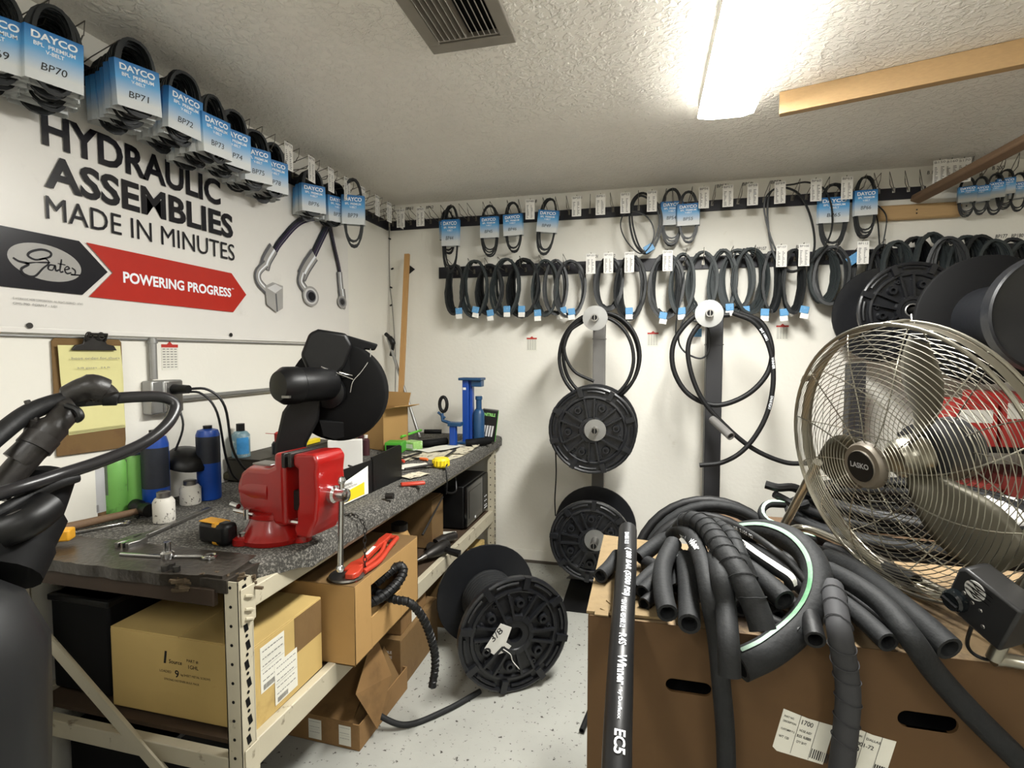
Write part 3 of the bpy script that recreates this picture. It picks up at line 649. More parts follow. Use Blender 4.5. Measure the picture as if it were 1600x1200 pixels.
printed([pq(529, 425), pq(531, 448), pq(533, 462)], .028, met, .0052); printed([pq(532, 452), pq(534, 470), pq(533, 480)], .036, met, .0066)
c2 = pq(533, 472); disc(c2, .05, .038, m_bansil, .0082); disc(c2, .035, .026, m_bangd, .0085); disc(c2, .022, .017, m_banink, .0088)

# ================================================================ clipboard, conduit, stickers
T = thing('clipboard', 'brown clipboard with yellow pad paper hanging on the left wall', 'clipboard', (WX, 1.37, 1.12))
part(MB().prism([(1.262, 1.125), (1.488, 1.115), (1.492, 1.145), (1.490, 1.49), (1.482, 1.50), (1.27, 1.50), (1.262, 1.49)], (WX+.004, 0, 0), (0, 1, 0), (0, 0, 1), .006), 'board', m_card3, T, bevel=.002)
for i in range(4):
    mb = MB(); vs = []
    for j in range(9):
        z = 1.478-(.29-.004*i)*j/8; x = WX+.014+.0022*i+.004*sin(j*.6+i)*.5
        for yy in (1.282-.004*i+(.002*j), 1.482-.003*i+.001*j): vs.append((x+.001*sin(yy*50+j), yy, z))
    mb.add(vs, [(2*j, 2*j+1, 2*j+3, 2*j+2) for j in range(8)]); part(mb, 'paper', m_ypaper, T)
mb = MB(); write(mb, 'hose order for thurs', lambda x, y: V((WX+.0285, x, y)), .16, .008, 1.305, 1.432); write(mb, '3/8 gates  24 ft', lambda x, y: V((WX+.0285, x, y)), .11, .007, 1.32, 1.40)
part(mb, 'handwriting', m_gink, T, smooth_=False)
cl = part(MB().prism([(1.305, 1.462), (1.455, 1.462), (1.445, 1.478), (1.42, 1.483), (1.41, 1.51), (1.35, 1.51), (1.34, 1.483), (1.315, 1.478)], (WX+.026, 0, 0), (0, 1, 0), (0, 0, 1), .006), 'clip', m_dsteel, T, bevel=.002)
part(MB().tube([(WX+.035, 1.35, 1.495), (WX+.045, 1.35, 1.515), (WX+.045, 1.41, 1.515), (WX+.035, 1.41, 1.495)], .005, 8), 'spring', m_dsteel, cl)
for yy in (1.355, 1.395): part(MB().tube([V((WX+.04, yy+.011*cos(2*pi*k/14), 1.51+.011*sin(2*pi*k/14))) for k in range(14)], .0022, 6, closed=True), 'loop', m_dsteel, cl)
def tubing(name, label, pts, r, m, cat, n=10): return solo(MB().tube(smooth(pts) if len(pts) > 2 else pts, r, n), name, m, label, cat)
T = thing('outlet_box', 'grey metal conduit with a double outlet box on the left wall above the bench', 'outlet', (WX, 1.63, 1.22))
part(MB().tube([(WX+.018, 1.605, 1.355), (WX+.018, 1.605, 1.51)], .013, 12), 'conduit', m_galv, T)
part(MB().lathe([(.017, 0), (.017, .012)], (WX+.018, 1.605, 1.49), (0, 0, 1), 12), 'coupling', m_galv, T)
part(MB().tube([(WX+.018, 1.70, 1.273), (WX+.018, 2.36, 1.273)], .011, 12), 'conduit', m_galv, T)
part(MB().lathe([(.017, 0), (.017, .02)], (WX+.018, 2.27, 1.273), (0, 1, 0), 12), 'coupling', m_galv, T)
part(MB().bx(WX+.002, WX+.05, 1.565, 1.615, 1.225, 1.35), 'box', m_galv, T, bevel=.006)
part(MB().bx(WX+.002, WX+.052, 1.615, 1.70, 1.225, 1.35), 'box', m_galv, T, bevel=.006)
pl = part(MB().bx(WX+.052, WX+.056, 1.62, 1.695, 1.23, 1.345), 'cover_plate', m_steel, T, bevel=.004)
for z in (1.315, 1.26): part(MB().lathe([(.015, 0), (.015, .003)], (WX+.056, 1.655, z), (1, 0, 0), 16), 'socket', m_white, pl)
part(MB().tube([(WX+.056, 1.655, 1.315), (WX+.12, 1.66, 1.315)], [.02, .016], 12), 'plug', m_black, T)
for i, (a, lab, b) in enumerate((([(WX+.1, 1.66, 1.315), (-1.66, 1.72, 1.31), (-1.62, 1.76, 1.24), (-1.6, 1.78, 1.05), (-1.56, 1.86, .93), (-1.48, 1.95, BT+.006), (-1.42, 1.8, BT+.006)], 'black power cord hanging from the outlet plug to the bench, right of the pair', .005),
                                ([(WX+.1, 1.66, 1.305), (-1.67, 1.70, 1.295), (-1.63, 1.73, 1.22), (-1.61, 1.75, 1.03), (-1.6, 1.8, BT+.05), (-1.52, 1.88, BT+.008), (-1.38, 1.72, BT+.008)], 'black power cord hanging from the outlet plug to the bench, left of the pair', .0045),
                                ([(WX+.07, 1.66, 1.25), (-1.72, 1.655, 1.16), (-1.74, 1.60, 1.02), (-1.72, 1.52, .92), (-1.68, 1.42, BT+.004)], 'thin dark cord dropping from the outlet box behind the blue cylinder', .004))):
    tubing('extension_lead', lab, a, b, m_black, 'cord', 8)
tubing('wall_conduit', 'thin grey rail line under the banner hem', [(WX+.006, .7, 1.505), (WX+.006, 2.98, 1.500)], .004, m_galv, 'conduit')
def sticker(p, ax, label, w_=.07, h=.1):
    T = thing('wall_sticker', label, 'sticker', p); u = V(ax); nn = u.cross(V((0, 0, 1))); p = V(p)
    part(MB().prism([(-w_/2, 0), (w_/2, 0), (w_/2, h), (-w_/2, h)], p+nn*.0005, u, (0, 0, 1), .0008), 'sheet', m_paper, T, smooth_=False)
    part(MB().prism([(-w_/2, h*.88), (w_/2, h*.88), (w_/2, h), (.012, h), (0, h*1.12), (-.012, h), (-w_/2, h)], p+nn*.0016, u, (0, 0, 1), .0004), 'red_header', m_redp, T, smooth_=False)
    mb = MB(); f = plane_fn(p+nn*.001, u, (0, 0, 1), .0012)
    for i in range(8):
        for j in range(4): x = -w_*.44+j*w_*.23; y = h*(.8-.1*i); mb.add([f(x, y), f(x+w_*.16, y), f(x+w_*.16, y+h*.03), f(x, y+h*.03)], [(0, 1, 2, 3)])
    part(mb, 'print', m_gink, T, smooth_=False, kind='stuff')
sticker(P(266, 578, X=WX+.0), (0, 1, 0), 'red-topped number sticker on the left wall under the banner', .075, .10)
for (a, b), nm in (((831, 548), 'leftmost, under the dense belt coils'), ((1020, 541), 'middle one, between the two hose posts'), ((1222, 531), 'rightmost, beside the hanging hose loop')):
    sticker(P(a, b, Y=WY), (1, 0, 0), 'red-topped number sticker on the back wall, '+nm, .07, .088)
# small corner clips & wire on the back wall
mb = MB(); w0 = P(608, 352, Y=WY-.004)
solo(MB().tube(smooth([P(608, 355, Y=WY-.004), P(609, 440, Y=WY-.004), P(613, 480, Y=WY-.004), P(618, 560, Y=WY-.004), P(617, 640, Y=WY-.004)]), .0022, 6), 'corner_wire', m_gink, 'thin wire running down beside the room corner', 'wire')
for i, (a, b) in enumerate(((609, 373), (613, 420), (611, 449), (611, 477), (609, 333))):
    solo(MB().box(P(a, b, Y=WY-.005), (.018, .008, .01), M.Rotation(.4*(-1)**i, 3, 'Y')), 'wire_clip', m_black, f'small black cable clip beside the room corner, {ORD[(1,2,3,4,0)[i]]} from the ceiling', 'clip', group='cable clips by the corner')
pp_ = P(643, 421, Y=WY-.003); solo(MB().prism([(-.02, -.035), (.028, .0), (-.02, .035)], pp_, (1, 0, 0), (0, 0, 1), .004), 'wall_bracket', m_black, 'small black triangle on the wall right of the pine stick', 'bracket')
# bare nails in the plaster
for i, (a, b) in enumerate(((455, 534), (17, 517), (700, 470), (1050, 585))):
    pass

# ================================================================ RAILS and HOOKS
def rail(label, a, b, t=.008):
    mb = MB(); lo = V((min(a[0], b[0]), min(a[1], b[1]), min(a[2], b[2]))); hi = V((max(a[0], b[0]), max(a[1], b[1]), max(a[2], b[2])))
    return solo(mb.bx(lo.x, hi.x, lo.y, hi.y, lo.z, hi.z), 'hook_rail', m_strip, label, 'rail', bevel=.001)
Z1a, Z1b = 2.335, 2.40
rail('black hook rail along the top of the left wall', (WX, .62, Z1a), (WX+.012, WY-.02, Z1b))
xe = P(1445, 300, Y=WY).x
rail('black upper hook rail along the back wall', (WX+.02, WY-.012, Z1a), (xe, WY, Z1b))
Z2a, Z2b = P(700, 433, Y=WY).z-.01, P(700, 421, Y=WY).z+.015
rail('black lower hook rail along the back wall', (-1.42, WY-.012, Z2a), (2.1, WY, Z2b))
def hook_proto():
    T = thing('display_hook', 'x', 'hook', (0, 0, 0))
    part(MB().box((0, 0, 0), (.014, .004, .03)), 'clip_plate', m_wire, T, local=True)
    part(MB().tube([(0, 0, -.008), (0, -.14, .0), (0, -.155, .022)], .0022, 5), 'wire', m_wire, T, local=True)
    part(MB().tube([(0, 0, .012), (0, -.05, .03), (0, -.165, .062), (0, -.158, .02)], .0018, 5), 'upper_wire', m_wire, T, local=True)
    return T
HP = hook_proto(); hp_used = [False]
def card_part(T, code, front=-.168, w_=.058, h=.125):
    o = part(MB().bx(-w_/2, w_/2, front-.0012, front, -.07, -.07+h), 'label_card', m_white, T, local=True, smooth_=False)
    mb = MB(); f = lambda x, y: V((x, front-.002, y))
    write(mb, code, f, w_*.8, .012, -w_*.4, h-.07-.002+.004 if False else h-.088, .01)
    rnd = random.Random(hash(code) % 999)
    for i in range(2):
        x = -w_*.38+i*w_*.45; 
        for j in range(10):
            y = -.062+j*.0085; l = rnd.uniform(.3, .9)*w_*.3; mb.add([f(x, y), f(x+l, y), f(x+l, y+.004), f(x, y+.004)], [(0, 1, 2, 3)])
    part(mb, 'print', m_gink, o, local=True, smooth_=False, kind='stuff')
def hook(mtx, label, group, code=None, cardw=.058):
    if not hp_used[0]: hp_used[0] = True; T = HP; T.matrix_world = mtx; ROOT[T.name] = mtx.inverted(); T['label'] = label; T['group'] = group
    else: T = dup(HP, mtx, label, group)
    return T
LR = M.Rotation(pi/2, 4, 'Z')       # on the left wall: local -y points into the room (+x)
def on_back(x, z, yaw=0): return M.Translation((x, WY-.014, z)) @ M.Rotation(yaw, 4, 'Z')
def on_left(y, z, yaw=0): return M.Translation((WX+.014, y, z)) @ M.Rotation(pi/2+yaw, 4, 'Z')
zc = (Z1a+Z1b)/2
todo_cards = []
y = .86; i = 0
while y < 3.40:
    T = hook(on_left(y, zc+.01, random.uniform(-.06, .06)), f'wire hook on the left wall rail, {ORD[i]} from the viewer towards the corner', 'wire hooks on the left wall rail')
    if y > 2.2 and i % 2 == 0: todo_cards.append((T, 'BP%d' % (90-i)))
    y += .084 if y > 1.6 else .105; i += 1
bxs = [615, 629, 643, 657, 674, 688, 703, 718, 733, 745, 764, 781, 800, 816, 833, 857, 874, 890, 905, 922, 940, 958, 975, 998, 1017, 1037, 1053, 1075, 1093, 1112, 1130, 1152, 1170, 1192, 1212, 1236, 1258, 1280, 1304, 1328, 1350]
cardpx = {643: 'BP61', 674: 'BP62', 833: 'BP48', 905: 'BP50', 940: 'BP51', 975: 'BP52', 1017: 'BP54', 1093: 'BP56', 1130: 'BP57', 1170: 'BP58', 1212: 'BP59', 1258: 'BP60', 1304: 'BP63'}
for i, a in enumerate(bxs):
    p = P(a, 330, Y=WY); a2 = P(a, 320, Y=WY-.16)
    T = hook(on_back(p.x, zc+.012, random.uniform(-.12, .12)), f'wire hook on the upper back rail, {ORD[i] if i < 40 else "last"} from the room corner', 'wire hooks on the upper back rail')
    if a in cardpx: todo_cards.append((T, cardpx[a]))
for i, a in enumerate((1372, 1395, 1418, 1440)):
    p = P(a, 290, Y=WY); hook(on_back(p.x, zc+.02, -.5), f'bare wire hook at the right end of the upper back rail, {ORD[i]} of four', 'bare hooks at the rail end')
Z3 = P(1550, 275, Y=WY).z
for i, a in enumerate((1458, 1476, 1494, 1508, 1530, 1555, 1575, 1598)):
    p = P(a, 290, Y=WY); T = hook(on_back(p.x, Z3, -.3), f'wire hook on the wall above the pine block, {ORD[i]} from the left', 'hooks above the pine block')
    if a < 1500: todo_cards.append((T, 'B1%d0' % (5+i)))
zl = (Z2a+Z2b)/2
lpx = [716, 742, 768, 792, 822, 852, 889, 927, 950, 986, 1038, 1068, 1098, 1135, 1170, 1205, 1240, 1290, 1330, 1358]
lcard = {927: 'BP101', 950: 'BP102', 986: 'BP103', 1038: 'BP105', 1205: 'BP107', 1240: 'BP108', 1330: 'BP112'}
for i, a in enumerate(lpx):
    p = P(a, 425, Y=WY); T = hook(on_back(p.x, zl, random.uniform(-.1, .1)), f'wire hook on the lower back rail, {ORD[i]} from the left', 'wire hooks on the lower back rail')
    if a in lcard: todo_cards.append((T, lcard[a]))
for T, c_ in todo_cards: card_part(T, c_)
# pen marks on the wall over the hooks
for a, b, s in ((640, 328, 'BP61'), (672, 326, 'BP62'), (833, 317, 'BP48'), (903, 312, 'BP50'), (938, 309, 'BP51'), (1128, 293, 'BP57'), (1168, 290, 'BP58'), (1213, 287, 'BP59'), (928, 403, 'BP101'), (955, 402, 'BP102'), (1190, 391, 'BP107'), (1222, 389, 'BP108'), (1252, 388, 'BP109'), (1350, 383, 'BP112'), (1458, 272, 'B 160'), (1482, 270, 'B 170'), (1515, 268, 'B 180'), (1560, 265, 'B 200'), (1565, 372, 'BP177'), (1590, 371, 'BP180')):
    p = P(a, b, Y=WY); mb = MB(); write(mb, s, lambda x, y: V((p.x+x, WY-.0012, p.z+y)), .055, .02, -.03, 0, .01, .1)
    solo(mb, 'pen_mark', m_ink, (f'handwritten mark {s} on the back wall above a hook' if s[1] == 'P' else f'handwritten {s} on the wall above the pine block, {ORD[(1458, 1482, 1515, 1560).index(a)]} from the left'), 'writing', smooth_=False)

# ================================================================ PACKAGED BELTS
def loop_pts(w_, h, n=26, dx=0, dz=0, yy=0, tw=0, sq=2.4):
    pts = []
    for k in range(n):
        a = 2*pi*k/n; x = w_/2*math.copysign(abs(cos(a))**(2/sq), cos(a)); z = h/2*math.copysign(abs(sin(a))**(2/sq), sin(a))
        pts.append(V((x+dx, yy+tw*sin(a)*.01, z-h/2+dz)))
    return pts
BELT = [(1, -.7), (1, .7), (-.8, 1), (-.8, -1)]
def pkg_proto(seed, h=.34, loops=5):
    rnd = random.Random(seed); T = thing('packaged_belt', 'blue-sleeved belt pack', 'belt', (0, 0, 0), 'packaged belts')
    for k in range(loops):
        mb = MB(); w_ = .118-rnd.uniform(0, .028); hh = h-rnd.uniform(0, .05)
        mb.tube(loop_pts(w_, hh, 24, rnd.uniform(-.004, .004), .004-rnd.uniform(0, .006), -.011+.0055*k, rnd.uniform(-.5, .5)), .0048, prof=BELT, closed=True)
        part(mb, 'belt_loop', m_belt, T, local=True)
    mb = MB(); z1, z0, y0, y1, x = -.075, -.215, -.02, .02, .069
    vs = []; pr = [(-x, 0), (-x+.006, y0), (x-.006, y0), (x, 0), (x-.006, y1), (-x+.006, y1)]; k = 6
    mb = MB(); mb.add([(a, b, z) for z in (z0, z1) for a, b in pr], [(i, (i+1) % k, k+(i+1) % k, k+i) for i in range(k)])
    # generated coordinates run along z: build sleeve lying along +y then rotate
    me = MB(); me.add([(p.x, p.z, -p.y) for p in mb.v], mb.f)
    o = part(me, 'sleeve', m_slv, T, local=True, smooth_=False); o.rotation_euler = (pi/2, 0, 0)
    f = lambda x, y: V((x, z0+y, -y0+.0006))
    t = MB(); write(t, 'DAYCO', f, .10, .02, -.05, .110, .03); write(t, 'BPL  PREMIUM', f, .09, .011, -.045, .092, .02); write(t, 'V-BELT', f, .04, .010, -.02, .077, .02)
    part(t, 'lettering', m_wprint, o, local=True, smooth_=False)
    return T, o
PK = [pkg_proto(11), pkg_proto(12, .33, 4), pkg_proto(13, .36, 5), pkg_proto(14, .232, 6), pkg_proto(15, .240, 5), pkg_proto(16, .236, 6)]; pk_used = [0]*6
def package(mtx, kind, label, group, code=None):
    T, o = PK[kind]
    if pk_used[kind]: T = dup(T, mtx, label, group)
    else: pk_used[kind] = 1; T.matrix_world = mtx; T['label'] = label; T['group'] = group; ROOT[T.name] = mtx.inverted()
    if code:
        sl = [c for c in T.children if c.name.startswith('sleeve')][0]
        mb = MB(); f = lambda x, y: V((x, -.215+y, .0207)); write(mb, code, f, .055, .02, -.03, .032, 0, .12); part(mb, 'handwriting', m_ink, sl, local=True, smooth_=False)
    return T
# left wall stacks: (px of front card centre, py of card top, tilt, count, code)
stacks = [(-14, 25, 5, 'BP69'), (84, 58, 5, 'BP70'), (208, 104, 6, 'BP71'), (287, 150, 5, 'BP72'), (331, 184, 5, 'BP73'), (364, 206, 4, 'BP74'), (396, 233, 4, 'BP75'), (426, 252, 4, 'BP78'), (487, 290, 3, 'BP76'), (523, 308, 3, 'BP77')]
for i, (a, b, n, code) in enumerate(stacks):
    zt = 2.325
    up = 553-b; D = (2.325-1.45)*828/up; p = _C+(_F+_R*((a-800)/FPX)-_U*((b-600)/FPX))*((2.325-CAMZ)/((_F+_R*((a-800)/FPX)-_U*((b-600)/FPX)).z))
    if p.x < WX+.1: p = P(a, b, X=WX+.13)
    if p.x > WX+.24: p = P(a, b, X=WX+.22)
    th = radians((66, 68, 72, 82, 86, 74, 72, 68, 58, 70)[i])   # yaw: local -y (card face) turned from -Y towards +X
    q = p+V((0, 0, .075)); nrm = V((sin(th), -cos(th), 0))
    room = q.x-WX-.03
    for k in range(n):
        s = min(.036, room/nrm.x/max(1, n))*k
        m_ = M.Translation(q-nrm*s+V((0, 0, -.003*k+random.uniform(-.005, .006)*(k > 0)))) @ M.Rotation(th+random.uniform(-.06, .06)*(k > 0), 4, 'Z') @ M.Rotation(random.uniform(-.06, .06), 4, 'Y')
        package(m_, 3+(i+k) % 3, f'blue-sleeved belt pack marked {code} at the front of its hook on the left wall' if k == 0 else f'blue-sleeved belt pack on the left wall, {ORD[k]} behind the {code} front pack' , 'belt packs on the left wall', code if k == 0 else None)
q = P(551, 282, X=WX+.2); package(M.Translation(q) @ M.Rotation(radians(30), 4, 'Z') @ M.Diagonal((.95, 1, 1.15, 1)), 1, 'belt pack marked BP79 with long loose loops, nearest the room corner', 'belt packs on the left wall', 'BP79')
# back wall packages
Yf = WY-.12
def bpack(a, b, k, tilt, label, code, sc_=1, sz=1, kind=0, yaw=0, Y=Yf):
    p = P(a, b, Y=Y); return package(M.Translation(p) @ M.Rotation(yaw, 4, 'Z') @ M.Rotation(tilt, 4, 'Y') @ M.Diagonal((sc_, 1, sz, 1)), kind, label, 'belt packs on the back wall', code)
g = 'on the upper back rail'
bpack(705, 322, 1, .02, f'belt pack BP44 with long loops hanging lowest, leftmost on the upper back rail', 'BP44', .95, 1.25, 2)
bpack(699, 330, 1, -.03, f'belt pack mostly hidden behind the leftmost BP44 pack on the back wall', 'BP44', .9, .9, 1, Y=WY-.06)
bpack(765, 322, 1, 0, f'belt pack BP45 in a blue sleeve, left of the close pair on the back wall', 'BP45', .95, .98, 0)
bpack(801, 318, 1, -.03, f'belt pack BP46 in a blue sleeve, right of the close pair on the back wall', 'BP46', 1, .98, 1)
bpack(860, 311, 1, .12, f'tilted belt pack BP49 hanging alone on the upper back rail', 'BP49', 1.02, 1, 2)
bpack(1050, 296, 1, .0, f'belt pack partly covered by the BP55 pack on the back wall', 'BP54', 1, 1.02, 0, Y=WY-.08)
bpack(1075, 301, 1, -.02, f'belt pack BP55 overlapping its neighbour at the middle of the upper back rail', 'BP55', 1, .93, 1)
bpack(1303, 288, 1, .0, f'wide belt pack BP65 crossed by a long loose belt on the back wall', 'BP65', 1.22, 1.02, 2)
bpack(1352, 277, 1, -.02, f'belt pack BP66 nearest the pine wall block', 'BP66', .9, 1.0, 0)
for i, (a, b, s_) in enumerate(((1512, 279, .62), (1533, 278, .62), (1556, 272, .62), (1572, 266, .62), (1592, 272, .62))):
    p = P(a, b, Y=WY-.07); package(M.Translation(p) @ M.Rotation(-.3, 4, 'Z') @ M.Diagonal((s_, 1, s_*.98, 1)), i % 3, f'small blue belt pack above the big black reels, {ORD[i]} from the left', 'small belt packs at the right')

# ================================================================ COILED BELTS on the lower rail
def coiled(a, hw, top, bot, n, m_, label, tagpx=None, Y=WY-.09, thick=.0078, yaw=0, seed=0, name='coiled_belt', group='coiled belts on the lower back rail', spread=.05, lean=0):
    rnd = random.Random(seed*7+1); pT = P(a, top, Y=Y); pB = P(a, bot, Y=Y); s_ = (P(a+hw, top, Y=Y)-pT).length; Hh = pT.z-pB.z
    mt = M.Translation(pT) @ M.Rotation(yaw, 4, 'Z') @ M.Rotation(lean, 4, 'Y'); T = thing(name, label, 'belt', group=group, mtx=mt)
    for q in range(n):
        mb = MB(); f1 = 1-spread*q*rnd.uniform(.5, 1.4); x0 = rnd.uniform(-.2, .2)*s_*spread*6; ph = rnd.uniform(-.05, .05)
        k = 30; pts = []
        for j in range(k):
            t = 2*pi*j/k+pi/2; pts.append(V((x0*(.5-.5*sin(t))+s_*f1*cos(t)*(1+.06*sin(2*t+q)), (-.035+.07*q/max(1, n-1))*(.35+.65*(.5-.5*sin(t)))+.004*rnd.uniform(-1, 1), -Hh/2+Hh/2*(1-.035*q*rnd.uniform(0, 1))*sin(t)-(0.0))))
        dz = max(p.z for p in pts); pts = [p-V((0, 0, dz)) for p in pts]
        mb.tube(pts, thick, prof=BELT, closed=True); part(mb, 'belt_turn', m_, T, local=True)
    if tagpx:
        tp = P(tagpx[0], tagpx[1], Y=Y-.045)
        R3 = M.Rotation(rnd.uniform(-.25, .25), 3, 'Y')
        part(MB().box(tp, (.046, .014, .042), R3), 'blue_tag', m_tagb, T, bevel=.003)
        part(MB().box(tp-V((0, 0, .036)), (.044, .010, .032), R3), 'white_tag', m_white, T, bevel=.002)
    return T
cs = [(712, 14, 415, 492, 4, m_belt, (717, 486)), (742, 22, 408, 496, 3, m_belt2, (743, 484)), (766, 20, 414, 492, 3, m_belt, (766, 489)), (791, 23, 405, 495, 2, m_belt2, (792, 483)), (819, 26, 405, 496, 4, m_belt, (815, 483)), (852, 20, 407, 494, 3, m_belt2, (840, 489)), (868, 18, 407, 492, 3, m_belt, (880, 485)), (891, 24, 408, 496, 3, m_belt, (893, 487)),
      (951, 22, 403, 485, 4, m_belt, None), (986, 24, 400, 500, 4, m_belt, (983, 486)), (1041, 27, 398, 498, 4, m_belt, (1036, 493)), (1067, 19, 397, 492, 3, m_belt2, (1065, 486)), (1098, 24, 394, 492, 4, m_belt2, (1101, 486)), (1130, 22, 391, 492, 4, m_belt2, (1140, 480)), (1152, 27, 391, 488, 4, m_belt2, (1165, 484)), (1172, 29, 389, 490, 5, m_belt2, (1195, 488)), (1205, 15, 394, 488, 3, m_belt, (1225, 488)), (1240, 17, 391, 490, 3, m_belt, (1257, 484)), (1286, 24, 388, 474, 3, m_belt2, None), (1300, 27, 386, 476, 3, m_belt, None)]
rk = random.Random(4)
for i, (a, hw, t, b, n, m_, tg) in enumerate(cs):
    coiled(a, hw, t, b, n+2, m_, f'coiled drive belt on the lower back rail, {ORD[i]} from the left'+(', blue tag below' if tg else ', no tag'), tg, yaw=rk.uniform(-.25, .25), seed=i, Y=WY-.10-.02*(i % 2))
rs = [(1352, 22, 392, 470, m_belt), (1378, 24, 384, 470, m_belt), (1400, 26, 378, 470, m_belt2), (1428, 30, 372, 470, m_belt), (1455, 34, 365, 472, m_belt2), (1480, 30, 372, 470, m_belt), (1508, 32, 370, 474, m_belt2), (1530, 34, 369, 472, m_belt), (1552, 28, 376, 470, m_belt2), (1580, 30, 374, 474, m_belt), (1600, 30, 378, 470, m_belt2)]
for i, (a, hw, t, b, m_) in enumerate(rs):
    coiled(a, hw, t, b, 6, m_, f'coiled belt bunched behind the big black reels, {ORD[i]} from the left', None, yaw=rk.uniform(-.4, .4), seed=50+i, Y=WY-.10-.03*(i % 3), group='belts bunched behind the big reels', spread=.08)
T = thing('belt_tag', 'blue tag sticking out above the reels beside the BP112 mark', 'tag', P(1338, 402, Y=WY-.15))
part(MB().box(P(1338, 402, Y=WY-.15), (.10, .006, .05), M.Rotation(-.6, 3, 'Y')), 'tag', m_tagb, T, bevel=.002)
part(MB().tube([P(1322, 395, Y=WY-.15), P(1312, 385, Y=WY-.12)], .003, 6), 'strap', m_belt, T)
# loose belts on the upper rail
def loose(pts, r, label, tagp=None, Y=WY-.13, m_=m_belt):
    w = [P(a, b, Y=Y-dy) for a, b, dy in pts]; c = sum(w, V())/len(w); top = max(w, key=lambda p: p.z)
    T = thing('loose_belt', label, 'belt', top, 'loose belts on the upper back rail')
    part(MB().tube(smooth(w, 7, True), r, prof=BELT, closed=True), 'belt', m_, T)
    if tagp: part(MB().box(P(tagp[0], tagp[1], Y=Y-.02), (.06, .012, .045), M.Rotation(-.5, 3, 'Y')), 'blue_tag', m_tagb, T, bevel=.002)
    return T
loose([(1005, 302, 0), (1028, 320, 0), (1034, 350, 0), (1024, 382, 0), (1008, 396, 0), (992, 380, 0), (984, 345, 0), (988, 315, 0)], .007, 'double loose belt with a blue tag left of the overlapping packs', (1014, 388))
loose([(1003, 306, .02), (1024, 322, .02), (1030, 350, .02), (1020, 380, .02), (1006, 392, .02), (996, 378, .02), (988, 345, .02), (990, 318, .02)], .006, 'inner belt hanging inside the tagged double loose belt')
loose([(990, 330, .04), (1012, 340, .04), (1022, 362, .04), (1016, 384, .03), (1000, 396, .03), (980, 378, .04), (970, 355, .04), (974, 336, .04)], .004, 'thin round belt hooked over the tagged loose belt')
loose([(1222, 293, 0), (1250, 305, 0), (1268, 345, 0), (1272, 390, 0), (1255, 418, 0), (1230, 424, 0), (1210, 400, 0), (1200, 350, 0), (1202, 305, 0)], .0055, 'long single belt hanging down past the BP59 card')
loose([(1240, 288, .03), (1262, 285, .03), (1288, 296, .03), (1300, 330, .03), (1296, 370, .03), (1270, 405, .03), (1235, 423, .02), (1212, 390, .03), (1196, 340, .03), (1196, 310, .03), (1214, 293, .03)], .0045, 'largest loose belt sweeping from the BP59 card to the BP65 pack')
loose([(1372, 322, -.06), (1385, 340, -.06), (1380, 380, -.05), (1376, 400, -.05), (1372, 350, -.06), (1368, 328, -.06)], .0035, 'thin dark cord loop left of the pine wall block')
# ================================================================ HOSE REELS
def flange_front(mb, r, z, hub=.05, n=40):
    "moulded spool flange lying at z, face towards +z"
    mb.lathe([(hub*.55, z-.012), (r*.985, z-.012), (r, z-.006), (r, z+.014), (r-.008, z+.018), (r-.016, z+.014), (r-.018, z+.002), (r*.80, z+.002), (r*.79, z+.012), (r*.75, z+.014), (r*.73, z+.012), (r*.71, z), (hub*1.5, z), (hub*1.4, z+.02), (hub*1.05, z+.022), (hub, z+.016), (hub*.55, z+.016), (hub*.55, z-.012)], (0, 0, 0), (0, 0, 1), n)
    for k in range(8):      # bridges across the rim slots
        a = 2*pi*k/8+.2; R3 = M.Rotation(a, 3, 'Z'); mb.box(R3 @ V((r*.895, 0, z+.012)), (r*.21, r*.11, .026), R3)
    for k in range(6):      # ribs in pairs from the hub
        a = 2*pi*k/6+.5
        for s in (-1, 1):
            R3 = M.Rotation(a+s*.10, 3, 'Z'); mb.box(R3 @ V((r*.5, s*r*.045, z+.011)), (r*.46, .010, .024), R3)
    for k in range(6):
        a = 2*pi*k/6; c = V((r*.55*cos(a), r*.55*sin(a), 0)); mb.lathe([(.010, z+.001), (.010, z+.022), (.019, z+.022), (.024, z)], c, (0, 0, 1), 12)
        for s in (-1, 1):
            b = a+s*.30; c = V((r*.64*cos(b), r*.64*sin(b), 0)); mb.lathe([(.004, z+.001), (.004, z+.013), (.010, z+.013), (.012, z)], c, (0, 0, 1), 8)
    for k in range(8):      # arc lips inside the rim
        a0 = 2*pi*k/8+.2+.16; pts = [V((r*.89*cos(a0+t), r*.89*sin(a0+t), z+.010)) for t in (0, .12, .24, .36, .45)]; mb.tube(pts, .007, 6)
